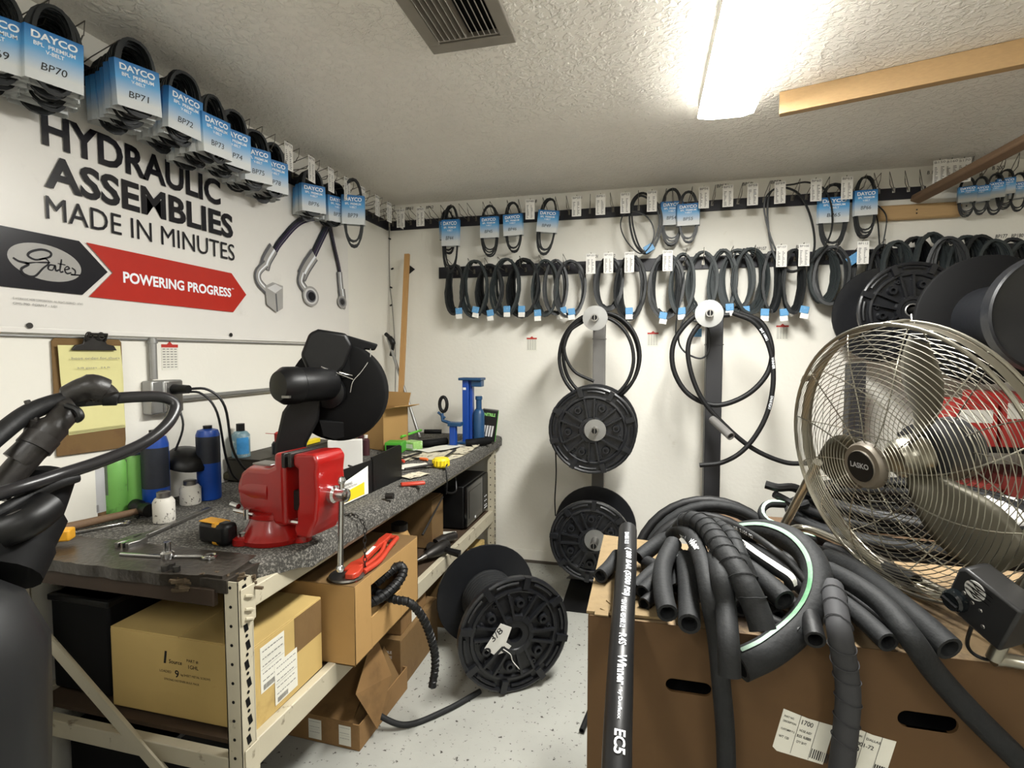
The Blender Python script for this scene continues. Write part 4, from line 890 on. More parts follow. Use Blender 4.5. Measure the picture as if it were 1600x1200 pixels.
def reel(label, pf, axis, r, width, rot=0, drum=.11, rr=None, peg=0, hub=.05, hose=None, group='black plastic hose reels'):
    "pf: centre of the front flange, axis: direction the front faces"
    ax = V(axis).normalized(); u = V((0, 0, 1)).cross(ax).normalized(); mt = M((u, ax.cross(u), ax)).transposed().to_4x4() @ M.Rotation(rot, 4, 'Z')
    mt.translation = V(pf); T = thing('hose_reel', label, 'reel', group=group, mtx=mt); rr = rr or r
    mb = MB(); flange_front(mb, r, 0, hub); part(mb, 'flange', m_reel, T, local=True, ang=30)
    mb = MB(); w = -width; mb.lathe([(hub*.55, w+.01), (drum*1.1, w+.01), (rr, w+.006), (rr+.002, w), (rr, w-.008), (rr*.9, w-.012), (rr*.7, w-.008), (hub*.55, w-.01), (hub*.55, w+.01)], (0, 0, 0), (0, 0, 1), 44); part(mb, 'flange', m_reel, T, local=True)
    part(MB().lathe([(drum, w+.008), (drum, -.012)], (0, 0, 0), (0, 0, 1), 36), 'drum', m_reel, T, local=True)
    if hose:
        mb = MB(); pts = []; hr, m_ = hose; z = w+.03; L = int((width-.06)/(2*hr))
        for i in range(L*28): a = 2*pi*i/28; pts.append(V(((drum+hr)*cos(a), (drum+hr)*sin(a), w+.03+2*hr*i/28)))
        mb.tube(pts, hr, 6); part(mb, 'wound_hose', m_, T, local=True)
    return T
def peg_end(T, c, ax, r1, length=.05, m=m_galv):
    part(MB().lathe([(.018, 0), (r1, 0), (r1, .006), (.018, .007)], c, ax, 24), 'washer', m, T)
    part(MB().lathe([(.021, 0), (.021, length), (.015, length), (.015, .001)], c, ax, 18), 'pipe_end', m_steel, T)
    part(MB().lathe([(.0148, length*.98), (.0148, length*1.005)], c, ax, 16), 'bore', m_matte, T)  # dark disc across the pipe mouth, standing for the shade inside it
    part(MB().box(V(c)+V(ax).normalized()*(length*1.02), (.004, .012, .03)), 'cotter_pin', m_steel, T)
def rack_post(px, Yp, w_, ztop, label, m, pegs, base=(.34, .45)):
    x = P(px, 600, Y=Yp).x; T = thing('reel_stand', label, 'stand', (x, Yp, 0))
    part(MB().bx(x-w_/2, x+w_/2, Yp-w_/2, Yp+w_/2, .008, ztop), 'post', m, T, bevel=.004)
    part(MB().bx(x-w_/2-.004, x+w_/2+.004, Yp-w_/2-.004, Yp+w_/2+.004, ztop-.16, ztop-.155), 'weld_collar', m, T)
    part(MB().bx(x-base[0]/2, x+base[0]/2, Yp-base[1], Yp+.1, 0, .008), 'base_plate', m_matte, T, bevel=.002)
    for s in (-1, 1): part(MB().prism([(0, 0), (.16, 0), (0, .16)], (x+s*(w_/2+.001)-(.004 if s > 0 else -.004)*0, Yp+.0, .008), (s, 0, 0), (0, 0, 1), .006), 'gusset', m, T)
    for (py, yf, wr) in pegs:
        ln = .10 if py > 800 else .045
        c = P(px-6, py, Y=yf); c.x = x-.02 if False else c.x
        part(MB().tube([(c.x, Yp-w_/2, c.z), (c.x, yf, c.z)], .018, 14), 'peg', m_dsteel, T); peg_end(T, c, (0, -1, 0), wr, ln)
    return T
rack_post(936, 3.32, .074, 1.70, 'grey steel reel stand with two reels and a hose coil, against the back wall', m_post, [(497, 3.02, .07), (672, 2.93, .06), (844, 2.93, .06)], base=(.34, .42))
rack_post(1114, 3.22, .088, 1.66, 'dark steel stand behind the hose pile holding a big hose loop', m_post2, [(490, 2.98, .072)])
rack_post(1336, 3.30, .08, 1.40, 'dark steel post seen through the fan cage', m_post2, [])
c = P(925, 672, Y=2.95); reel('upper hose reel on the grey stand, right of the bench', c, (0, -1, 0), .243, .20, .1, rr=.245, hub=.05)
c = P(923, 845, Y=2.95); reel('lower hose reel on the grey stand, just above its base', c, (0, -1, 0), .232, .27, .5, rr=.245, hub=.05)
# loose reel on the floor
cf = P(803, 988, D=2.27); cb = P(760, 945, D=2.64); cf.z = .256; ax = (cf-cb); ax.z = 0; wd = ax.length
T = reel('loose black hose reel standing on the floor with a white 3/8 tag', cf, ax, .250, wd, .35, rr=.25, drum=.115, hub=.06, hose=(.011, m_rubg))
mt = T.matrix_world
mb = MB(); mb.prism([(-.13, .03), (-.02, .065), (.0, .015), (-.055, -.02), (-.05, -.05), (-.075, -.055), (-.12, -.03)], mt @ V((.0, .035, .03)), mt.to_3x3() @ V((1, .35, .1)), mt.to_3x3() @ V((-.35, 1, .1)), .0015)
mb2 = MB(); tg = part(mb, 'paper_tag', m_white, T, smooth_=False)
f = plane_fn(mt @ V((-.10, .04, .045)), mt.to_3x3() @ V((1, .45, .1)), mt.to_3x3() @ V((-.45, 1, .1))); write(mb2, '3/8', f, .06, .03, 0, 0, .01, .1); part(mb2, 'handwriting', m_ink, tg, smooth_=False)
part(MB().tube(smooth([mt @ V((-.07, -.02, .03)), mt @ V((-.05, -.06, .03)), mt @ V((-.05, -.10, .02)), mt @ V((-.035, -.15, .02))]), .002, 5), 'tag_string', m_white, T)
# hose snaking from under the reel
solo(MB().tube(smooth([P(750, 1080, Z=.012), P(700, 1108, Z=.012), P(640, 1132, Z=.012), P(600, 1122, Z=.05), P(566, 1094, Z=.10)], 10), .011, 10), 'loose_hose', m_rubg, 'thin black hose curling over the floor from the loose reel to the open carton', 'hose')
# right-hand big reels
cA = P(1423, 485, D=2.65); TA = reel('big black reel with oval-holed flange, behind the top of the fan', cA, (0, -1, 0), .24, .30, .2, rr=.262, drum=.12, group='big reels behind the fan')
part(MB().tube([cA+V((0, .02, 0)), cA+V((0, -.16, 0))], .016, 12), 'spindle', m_dsteel, TA); part(MB().tube([cA+V((.03*cos(2*pi*k/16), -.018, .03*sin(2*pi*k/16))) for k in range(16)], .004, 6, closed=True), 'retaining_ring', m_galv, TA)
part(MB().tube([cA+V((-.005, -.02, -.02)), cA+V((-.005, -.03, -.06))], .005, 6), 'cotter_pin', m_galv, TA)
cB = P(1545, 500, D=2.1)
ax = V((0, -1, 0)); T = thing('hose_reel', 'nearest big black reel with a smooth plain disc, at the right edge', 'reel', cB, 'big reels behind the fan')
part(MB().lathe([(.03, 0), (.25, .004), (.256, .0), (.256, -.016), (.25, -.022), (.03, -.018), (.03, 0)], cB, ax, 52), 'flange', m_matte, T)
part(MB().lathe([(.13, 0), (.13, .33)], cB, ax, 40), 'drum', m_reel, T)
part(MB().lathe([(.03, .33), (.198, .334), (.205, .34), (.205, .385), (.198, .39), (.18, .375), (.03, .37), (.03, .33)], cB, ax, 48), 'flange', m_reel, T)
part(MB().tube([cB+V((0, .50, 0)), cB+V((0, -.45, 0))], .016, 12), 'spindle', m_dsteel, T)
# shelf with red cartons at the right
T = thing('shelf_unit', 'dark shelf unit behind the fan at the right edge', 'shelf', (1.95, 3.1, 0))
for z in (1.375, 1.0, .6): part(MB().bx(1.35 if z < 1.3 else 1.62, 2.6, 2.85, 3.32, z, z+.022), 'shelf_board', m_matte, T, bevel=.002)
for x in (1.37, 2.58):
    for y in (2.87, 3.30): part(MB().bx(x-.015, x+.015, y-.015, y+.015, 0, 1.375 if x > 2 else 1.022), 'upright', m_dsteel, T)
m_rbox = mat('red_carton', (168, 34, 30), .5, var=.1, vs=8)
for i, (x, wd, h) in enumerate(((1.40, .17, .2), (1.585, .18, .24), (1.78, .16, .21), (1.955, .2, .26), (2.17, .18, .22), (2.36, .17, .24))):
    Tb, hx, hy, hh = carton('red_carton', f'red parts carton on the upper shelf behind the fan, {ORD[i]} from the left', x, x+wd, 2.88, 3.2, 1.023, 1.023+h, m_rbox, seam='y', group='red cartons behind the fan')
    part(MB().bx(-hx+.02, hx-.02, -hy-.0015, -hy, hh*.55, hh*.85), 'white_label', m_white, Tb, local=True)
for i, (x, wd, h) in enumerate(((1.40, .2, .22), (1.62, .22, .26), (1.86, .2, .24), (2.08, .2, .2), (2.3, .2, .25))):
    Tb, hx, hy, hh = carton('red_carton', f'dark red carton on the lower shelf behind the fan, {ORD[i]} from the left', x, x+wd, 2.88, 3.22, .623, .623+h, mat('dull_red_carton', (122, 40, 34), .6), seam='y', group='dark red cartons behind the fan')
# ================================================================ HOSE LOOPS on the stands
def hz(pts): return [P(a, b, Y=y) for a, b, y in pts]
def hose(label, pts, r, m=m_rub, bore=True, group=None, name='hose', n=12):
    T = thing(name, label, 'hose', pts[len(pts)//2], group); mb = MB()
    if bore: mb.pipe(pts, r, r*.68, n)
    else: mb.tube(smooth(pts), r, n)
    part(mb, 'rubber_tube', m, T); return T
def ring(cx, cy, rx, ry, Y, n=12, ph=0, lean=.0): return [P(cx+rx*cos(2*pi*k/n+ph), cy-ry*sin(2*pi*k/n+ph), Y=Y+lean*sin(2*pi*k/n+ph)) for k in range(n)]
T = thing('hose_coil', 'coil of black hose hung on the top peg of the grey stand', 'hose', P(935, 560, Y=3.1))
for i, (cx, cy, rx, ry, y) in enumerate(((936, 559, 62, 70, 3.12), (940, 556, 60, 68, 3.10), (932, 560, 58, 66, 3.08))):
    part(MB().tube(smooth(ring(cx, cy, rx, ry, y), 5, True), .0105, 10, closed=True), 'turn', m_rub, T)
part(MB().tube(smooth(hz([(915, 500, 3.06), (888, 520, 3.05), (882, 550, 3.05), (897, 580, 3.06), (928, 596, 3.07)])), .009, 10), 'loose_end', m_rub, T)
T = thing('hose_coil', 'large loop of printed black hydraulic hose hung on the dark stand', 'hose', P(1130, 500, Y=3.05))
mb = MB().tube(smooth(hz([(1130, 494, 3.06), (1090, 492, 3.05), (1055, 530, 3.05), (1052, 575, 3.05), (1075, 615, 3.05), (1118, 633, 3.04), (1165, 618, 3.03), (1198, 585, 3.03), (1206, 545, 3.04), (1190, 505, 3.05), (1155, 488, 3.05)]), 8), .0135, 12); part(mb, 'turn', m_rub, T)
mb = MB().tube(smooth(hz([(1140, 492, 3.0), (1105, 497, 3.0), (1078, 530, 3.0), (1077, 570, 3.0), (1095, 620, 3.0), (1130, 662, 3.0), (1175, 700, 3.0), (1225, 722, 3.0), (1262, 724, 3.0)]), 8), .0125, 12); part(mb, 'turn', m_rub, T)
mb = MB(); mb.pipe(hz([(1145, 489, 2.97), (1180, 505, 2.97), (1203, 545, 2.97), (1208, 600, 2.97), (1195, 655, 2.97), (1165, 700, 2.97), (1130, 722, 2.97), (1093, 727, 2.97)]), .0125, .008, 12); part(mb, 'turn', m_rub, T)
mb = MB()
def on_hose(path, r, toward=V((0, -1, 0))):
    "returns f(x, y): x along the path, y around the tube, facing 'toward'"
    p = smooth(path, 10); cum = [0]
    for i in range(len(p)-1): cum.append(cum[-1]+(p[i+1]-p[i]).length)
    def f(x, y, ang=0):
        x = min(max(x, 0), cum[-1]-1e-5); j = 0
        while cum[j+1] < x: j += 1
        t = (x-cum[j])/(cum[j+1]-cum[j]); c = p[j].lerp(p[j+1], t); tg = (p[min(j+2, len(p)-1)]-p[max(j-1, 0)]).normalized()
        n0 = (toward-tg*toward.dot(tg)).normalized(); s_ = tg.cross(n0); a = y/r+ang
        return c+(n0*cos(a)-s_*sin(a))*(r*1.02+.0012)
    return f, cum[-1]
path = hz([(1145, 489, 2.97), (1180, 505, 2.97), (1203, 545, 2.97), (1208, 600, 2.97), (1195, 655, 2.97), (1165, 700, 2.97), (1130, 722, 2.97), (1093, 727, 2.97)])
f, L = on_hose(path, .0125); mb = MB(); write(mb, 'SAE 100R2', f, .07, .012, .16, -.006, .01); write(mb, 'DN10 R2AT', f, .07, .012, .52, -.006, .01); write(mb, 'WINNER', f, .06, .012, .32, -.006, .01); part(mb, 'print', m_wprint, T, smooth_=False)
path = hz([(1138, 655, 3.0), (1115, 600, 3.0)])
solo(MB().pipe([P(1113, 655, Y=3.0), P(1142, 682, Y=2.86)], .021, .015, 16), 'pipe_stub', m_post, 'grey steel pipe stub sticking out of the dark stand', 'pipe')
hose('thin belt loop behind the large hose loop, left of the dark stand', hz([(1085, 480, 3.14), (1068, 500, 3.14), (1060, 530, 3.14), (1070, 550, 3.14), (1095, 560, 3.14), (1108, 545, 3.14), (1105, 510, 3.14), (1080, 500, 3.14)]), .005, m_belt, False)
T = thing('hang_tag', 'blue and white tag hanging inside the large hose loop', 'tag', P(1088, 525, Y=3.12))
part(MB().box(P(1089, 520, Y=3.10), (.05, .004, .045)), 'blue_half', m_tagb, T); part(MB().box(P(1087, 532, Y=3.10), (.05, .004, .04)), 'white_half', m_white, T)
solo(MB().tube(smooth(hz([(868, 700, 2.98), (869, 740, 3.0), (867, 780, 3.0), (868, 806, 3.0)])), .004, 6), 'thin_cable', m_black, 'thin black cable hanging between the two reels of the grey stand', 'cable')
# thin strap from the lower rail beside the middle coils
solo(MB().tube(smooth(hz([(1070, 425, 3.36), (1063, 460, 3.34), (1057, 500, 3.3), (1055, 540, 3.3)])), .004, 6), 'hanging_strap', m_belt, 'thin grey strap hanging straight down from the middle coils', 'strap')
# ================================================================ stick and pole in the corner
a = P(636, 397, Y=3.46); b = P(624, 690, Y=3.30); b.z = BT+.002
solo(MB().box((a+b)/2, (.036, .022, (a-b).length), (frame((0, 0, 0), (1, 0, 0), (a-b).normalized().cross(V((1, 0, 0)))).to_3x3())), 'wooden_stick', m_woodv, 'tall pine stick leaning in the room corner behind the bench boxes', 'stick', bevel=.002)
T = thing('extension_pole', 'aluminium pole with black hooked handle leaning in the corner', 'pole', P(655, 683, Y=3.3))
a = P(606, 528, Y=3.42); b = P(656, 684, Y=3.28); b.z = BT+.002; part(MB().tube([a, b], .0105, 12), 'tube', m_galv, T)
part(MB().tube(smooth([P(603, 522, Y=3.42), P(609, 528, Y=3.40), P(614, 537, Y=3.40), P(611, 556, Y=3.41)]), [.014]*6+[.019]*7+[.012]*6, 10), 'handle', m_black, T)
# ================================================================ BIG CARTON in front
ZT = .86; YF = 1.174; XL = -.117; XR = 1.75; YB = 1.70
T = thing('large_carton', 'large brown carton at the front right, piled with hoses, with slots for hands', 'box', ((XL+XR)/2, (YF+YB)/2, 0))
m_big = mat('brown_carton_board', (84, 59, 28), .75, var=.12, vs=6, bump=.08, bs=30, col2=(70, 48, 22), cs=3, cw=.6, cedge=.2)
def slot_panel(y):
    mb = MB(); cuts = []
    for (ax_, ay, bx_, by, h) in ((1040, 1068, 1112, 1080, .030), (1402, 1124, 1498, 1132, .034)):
        a = P(ax_, ay, Y=y); b = P(bx_, by, Y=y); cuts.append((a.x, b.x, (a.z+b.z)/2-h/2, (a.z+b.z)/2+h/2))
    x = XL; za = min(c[2] for c in cuts); zb = max(c[3] for c in cuts); t = .007
    mb.bx(XL, XR, y, y+t, 0, za); mb.bx(XL, XR, y, y+t, zb, ZT)
    for c in cuts:
        mb.bx(x, c[0], y, y+t, za, zb); mb.bx(c[0], c[1], y, y+t, za, c[2]); mb.bx(c[0], c[1], y, y+t, c[3], zb); x = c[1]; rr = (c[3]-c[2])/2
        for ex, sx_ in ((c[0], 1), (c[1], -1)):
            for ez, sz_ in ((c[2], 1), (c[3], -1)):
                pl_ = [(ex, ez)]+[(ex+sx_*rr*(1-cos(q*pi/10)), ez+sz_*rr*(1-sin(q*pi/10))) for q in range(6)]
                mb.prism(pl_, (0, y, 0), (1, 0, 0), (0, 0, 1), -t)
    mb.bx(x, XR, y, y+t, za, zb); return mb
part(slot_panel(YF), 'front_panel', m_big, T)
part(MB().bx(XL, XL+.007, YF+.007, YB, 0, ZT), 'side_panel', m_big, T, bevel=.002); part(MB().bx(XR-.007, XR, YF+.007, YB, 0, ZT), 'side_panel', m_big, T)
part(MB().bx(XL, XR, YB-.007, YB, 0, ZT), 'back_panel', m_big, T)
part(MB().bx(XL+.01, XR-.01, YF+.06, YF+.064, .3, ZT-.01), 'inner_black_sheet', m_matte, T)  # matte black sheet inside, behind the hand slots
def flap(pts, m, label=None):
    mb = MB(); mb.add(pts+[V(p)+V((0, 0, .006)) for p in pts], [(3, 2, 1, 0), (4, 5, 6, 7), (0, 1, 5, 4), (1, 2, 6, 5), (2, 3, 7, 6), (3, 0, 4, 7)]); return part(mb, 'top_flap', m, T, label=label)
flap([V((XL+.004, YF+.002, ZT-.006)), V((XR, YF+.002, ZT-.006)), V((XR, YF+.30, ZT-.004)), V((XL+.004, YF+.30, ZT-.002))], m_cardtop)
flap([V((XL+.004, YF+.303, ZT-.002)), V((XR, YF+.303, ZT-.004)), V((XR, YB, ZT-.006)), V((XL+.004, YB, ZT-.006))], m_cardtop)
flap([V((XL-.004, YF+.004, ZT+.002)), V((XL+.17, YF+.01, ZT+.004)), V((XL+.16, YB-.03, ZT+.004)), V((XL-.004, YB, ZT+.002))], m_edge, 'torn pale side flap')
a = P(1210, 1120, Y=YF); 
def tilted_label(px, py, ang, w_, h, seed, rows, extra=None):
    p = P(px, py, Y=YF-.0004); u = V((cos(ang), 0, -sin(ang))); v = V((sin(ang), 0, cos(ang))); rnd = random.Random(seed)
    o = part(MB().prism([(0, 0), (w_*.1, -.006), (w_, 0), (w_, h), (w_*.5, h-.003), (0, h)], p, u, v, .0006), 'shipping_label', m_paper, T, smooth_=False)
    mb = MB(); f = plane_fn(p, u, v, .0014)
    for (s, x, y, hh, ww) in rows: write(mb, s, f, w_*ww, h*hh, w_*x, h*y, .01)
    for x in (.35, .7): mb.add([f(w_*x, 0), f(w_*x+.0008, 0), f(w_*x+.0008, h), f(w_*x, h)], [(0, 1, 2, 3)])
    for x in range(14): l = rnd.uniform(.001, .003); xx = w_*.72+x*.004; mb.add([f(xx, h*.06), f(xx+l, h*.06), f(xx+l, h*.3), f(xx, h*.3)], [(0, 1, 2, 3)])
    part(mb, 'print', m_ink, o, smooth_=False)
tilted_label(1207, 1166, .22, .098, .088, 3, [('1700', .40, .78, .12, .22), ('PART NO.', .05, .82, .05, .2), ('DESCRIPTION', .05, .7, .05, .26), ('CUSTOMER P.O.', .05, .5, .05, .28), ('HOSE ASSY', .4, .6, .06, .24), ('BULK  RUBBER', .38, .45, .07, .28), ('QTY 50 FT', .4, .3, .07, .2), ('WT 120', .05, .3, .06, .2)])
tilted_label(1310, 1192, .22, .085, .085, 5, [('27001-72', .1, .6, .1, .5), ('ORIGIN', .1, .82, .05, .2), ('SHIP TO', .1, .4, .06, .2), ('DALLAS', .4, .8, .06, .3)])
# edge debris
for i in range(5):
    p = P(940+i*9, 960-i*8, Z=ZT+.006); solo(MB().box(p+V((0, 0, .003)), (.03, .02, .003), M.Rotation(i*1.1, 3, 'Z') @ M.Rotation(.1, 3, 'X')), 'card_scrap', m_edge, f'torn scrap of cardboard on the left of the large carton, {ORD[i]} from its corner', 'scrap', group='cardboard scraps')
# second support: black pallet table behind
T = thing('storage_table', 'low dark table behind the large carton, carrying coiled hoses', 'table', (1.15, 2.25, 0))
part(MB().bx(.36, 2.0, 1.82, 2.7, .64, .68), 'top', m_dwood, T, bevel=.004)
for x in (.42, 1.94):
    for y in (1.88, 2.64): part(MB().bx(x-.03, x+.03, y-.03, y+.03, 0, .64), 'leg', m_dwood, T, bevel=.003)
# coils stacked on it
rnd = random.Random(5)
for i in range(7):
    cx, cy, z = .98+rnd.uniform(-.03, .03), 2.24+rnd.uniform(-.02, .02), .70+.034*i; rx, ry = .45-.012*i+rnd.uniform(-.02, .02), .33+rnd.uniform(-.02, .02)
    T = thing('hose_coil', f'coiled hose lying flat behind the fan, {ORD[6-i]} from the top of the stack', 'hose', (cx, cy, z), 'flat coils behind the fan')
    for j in range(2):
        pts = [V((cx+(rx-.035*j)*cos(2*pi*k/28), cy+(ry-.035*j)*sin(2*pi*k/28), z+.008*sin(4*pi*k/28+i))) for k in range(28)]
        part(MB().tube(pts, .0165, 10, closed=True), 'turn', (m_rub, m_rubg, m_rub)[i % 3], T)
T = thing('taped_bundle', 'black taped bundle end lying on the flat coils left of the fan', 'bundle', P(1215, 770, D=2.0))
part(MB().tube(smooth([P(1196, 757, D=2.02), P(1215, 762, D=2.0), P(1240, 762, D=2.0), P(1265, 775, D=2.0)]), .016, 8), 'bundle', m_black, T)
part(MB().tube(smooth([P(1210, 772, D=2.0), P(1225, 780, D=2.0), P(1245, 790, D=1.98), P(1262, 786, D=1.98)]), .014, 8), 'wrap', m_rub, T)
T = thing('hose_coil', 'white-striped hose end curling at the left of the flat coils', 'hose', P(1195, 800, D=1.95))
path = [P(1225, 788, D=2.0), P(1200, 788, D=1.98), P(1190, 800, D=1.96), P(1198, 815, D=1.94), P(1230, 828, D=1.92), P(1290, 846, D=1.9), P(1370, 850, D=1.95)]
part(MB().tube(smooth(path), .014, 10), 'hose', m_rubg, T)
f, L = on_hose(path, .0144, V((.2, -.4, 1)).normalized()); mb = MB(); k = 40
for i in range(k): x0_, x1_ = L*.95*i/k, L*.95*(i+1)/k; mb.add([f(x0_, -.005), f(x1_, -.005), f(x1_, .005), f(x0_, .005)], [(0, 1, 2, 3)])
part(mb, 'stripe', mat('pale_green_stripe', (178, 214, 190), .5), T)
T = thing('white_bag', 'white plastic bag lying behind the fan at the right', 'bag', P(1560, 820, D=1.9))
c = P(1570, 805, D=1.95); mb = MB(); bmm = bmesh.new(); bmesh.ops.create_icosphere(bmm, subdivisions=3, radius=1)
rr_ = random.Random(3)
mb.add([c+V((v.co.x*.20, v.co.y*.12, v.co.z*.055*(1+.25*sin(v.co.x*9+v.co.y*5)))) for v in bmm.verts], [tuple(v.index for v in f_.verts) for f_ in bmm.faces]); bmm.free()
part(mb, 'bag', m_white, T)
# leaning coils behind the pile
for i, (cx, cy, r_, D_, m_) in enumerate(((1112, 905, 114, 2.05, m_rub), (1118, 910, 106, 1.98, m_rub), (1124, 912, 112, 1.93, m_rubg), (1106, 915, 96, 1.90, m_rub))):
    c = P(cx, cy, D=D_); s_ = D_/828; T = thing('hose_coil', f'thick black hose coil leaning behind the hose pile, {ORD[i]} from the wall', 'hose', c, 'leaning coils behind the pile')
    part(MB().tube([c+V((r_*s_*1.04*cos(2*pi*k/36), .10*sin(2*pi*k/36), r_*s_*sin(2*pi*k/36))) for k in range(36)], .019, 10, closed=True), 'turn', m_, T)
# ================================================================ HOSE PILE
def front_pt(a, b, back=.0): return P(a, b, Y=YF-.04-back)
def pile(label, pts, wpx, m=m_rubg, bore=True, wrap=0, stripe=None, name='hose', text=None, seg=None):
    W = []
    for q in pts:
        if len(q) == 3 and q[2] is not None and q[2] > 0: W.append(P(q[0], q[1], Z=ZT+q[2]))
        elif len(q) == 3 and q[2] is not None: W.append(P(q[0], q[1], D=-q[2]))
        else: W.append(front_pt(q[0], q[1]))
    Dm = sum(((w_-_C).dot(_F) for w_ in W))/len(W); r = wpx*.5*Dm/828/1.03
    T = thing(name, label, 'hose', W[len(W)//2]); 
    part(MB().pipe(W, r, r*.72, 16) if bore else MB().tube(smooth(W), r, 16), 'rubber_tube', m, T)
    f, L = on_hose(W, r)
    if wrap:
        n_ = int(L/wrap); sp_ = smooth(W, 10)
        for i in range(1, n_):
            c0 = [f(wrap*i+.006*sin(a)*1.2, r*a) for a in [2*pi*j/20 for j in range(20)]]
            part(MB().tube(c0, r*.05, 5, closed=True), 'wrap_ridge', m, T)
    if stripe:
        fr, m_s, hw = stripe; g, L2 = on_hose(W, r, V(fr).normalized()); mb = MB(); k = 48
        for i in range(k): x0_, x1_ = .01+(L-.02)*i/k, .01+(L-.02)*(i+1)/k; mb.add([g(x0_, -r*hw), g(x1_, -r*hw), g(x1_, 0), g(x0_, 0)], [(0, 1, 2, 3)]); mb.add([g(x0_, 0), g(x1_, 0), g(x1_, r*hw), g(x0_, r*hw)], [(0, 1, 2, 3)])
        part(mb, 'stripe', m_s, T)
    if text:
        mb = MB()
        for (s, x, h, wv, bold, yo) in text: write(mb, s, lambda u_, v_: f(u_, v_), wv, h, x, yo, bold)
        part(mb, 'print', m_wprint, T, smooth_=False)
    return T, W, r
# filler hoses low in the pile
fillers = [((1150, 880, .03), (1200, 920, .03), (1260, 960, .03)), ((1180, 862, .03), (1240, 880, .03), (1300, 905, .03)), ((1130, 900, .03), (1165, 930, .03), (1215, 965, .028)), ((1085, 862, .03), (1120, 905, .03), (1160, 950, .03)), ((1200, 850, .03), (1270, 862, .03), (1345, 890, .03)), ((1010, 880, .03), (1050, 900, .03), (1090, 930, .03)), ((1160, 850, .07), (1210, 880, .07), (1270, 930, .06)), ((1230, 868, .03), (1290, 905, .03), (1360, 950, .03)), ((1290, 858, .03), (1360, 880, .03), (1430, 912, .03))]
for i, pts in enumerate(fillers): pile(f'dark hose half buried in the pile on the large carton, number {i+1} from its front-left' if False else f'dark hose half buried low in the pile, {ORD[i]} one outward', pts, 26, m_rub)
pile('long pale-worn hose end pointing left beside the upright printed hose', [(905+60, 868, .04), (952, 886, .03), (938, 900, .03)], 22, m_rubg)
pile('flat dark grey hose end fanning left at the top of the pile', [(1056, 838, .09), (1030, 848, .07), (998, 872, .04)], 24)
pile('short dark hose end below the flat grey one', [(1050, 868, .06), (1022, 890, .04), (990, 920, .025)], 20)
pile('open-ended hose pointing down-left near the carton corner', [(1050, 880, .05), (1026, 905, .04), (1004, 926, .03)], 24)
pile('lowest open hose end on the carton top, left of the pile', [(1052, 905, .03), (1028, 925, .025), (1006, 944, .02)], 20, m_rub)
pile('thick short hose with white mark and an open end, left of the pile', [(1052, 850, .10), (1036, 885, .08), (1036, 925, .06), (1043, 958, .045)], 30, text=[('SAE', .03, .012, .03, .01, .008)])
pile('small hose between the two thick open ends', [(1060, 862, .07), (1058, 890, .05), (1058, 920, .04)], 18)
pile('thick hose with a reddish bore facing the viewer', [(1070, 872, .08), (1074, 905, .07), (1076, 940, .05), (1077, 975, .04)], 32)
pile('thick plain hose hanging over the carton front, its open end down', [(1118, 872, .14), (1127, 905, .13), (1134, 950, -1.06), (1138, 1005, -.995), (1140, 1056, -.98)], 33)
pile('long printed hose hanging over the carton front to the bottom edge', [(1045, 842, .08), (1062, 828, .12), (1082, 840, .14), (1098, 881, .13), (1109, 936, .09), (1120, 998), (1127, 1071), (1133, 1140), (1136, 1230)], 27, m_rubg, text=[('EC215-12', .13, .014, .07, .02, -.006), ('Winner', .235, .015, .06, .02, -.006)])
pile('thick spiral-wrapped hose across the top of the pile', [(1064, 826, .12), (1080, 814, .16), (1105, 826, .17), (1135, 868, .16), (1164, 914, .13), (1183, 955, .09), (1192, 985, .06)], 36, wrap=.038)
pile('wrapped hose just right of the big spiral-wrapped one', [(1118, 820, .14), (1142, 838, .15), (1156, 870, .13), (1172, 905, .09)], 26, wrap=.04)
pile('thick hose with its open bore facing down-right in the pile', [(1150, 868, .10), (1180, 895, .09), (1205, 918, .08), (1226, 938, .07)], 34)
pile('white-striped hose curling down in the middle of the pile', [(1125, 845, .12), (1150, 848, .13), (1185, 872, .12), (1215, 892, .11), (1232, 904, .10), (1236, 918, .08)], 18, m_rub, stripe=((.2, -.4, 1), m_white, .7))
pile('thin hose with a row of white print crossing the pile', [(1100, 806, .10), (1140, 818, .13), (1171, 833, .14), (1205, 856, .14), (1232, 878, .12), (1268, 920, .08)], 11, m_rub, text=[('SAE 100R1AT  DN08  2150 PSI', .06, .008, .25, .01, -.003)])
mgs = mat('green_white_stripe', (140, 168, 148), .6, var=.1, col2=(78, 134, 92), cs=4, cw=.5)
pile('very thick hose bowed in a big arc with a pale green stripe', [(1128, 842, -1.50), (1165, 832, -1.46), (1205, 832, -1.38), (1246, 850, -1.27), (1273, 885, -1.20), (1276, 930, -1.14), (1252, 975, -1.10), (1205, 1015, -1.065), (1155, 1040, -1.05)], 43, stripe=((-.6, -.4, .75), mgs, .15))
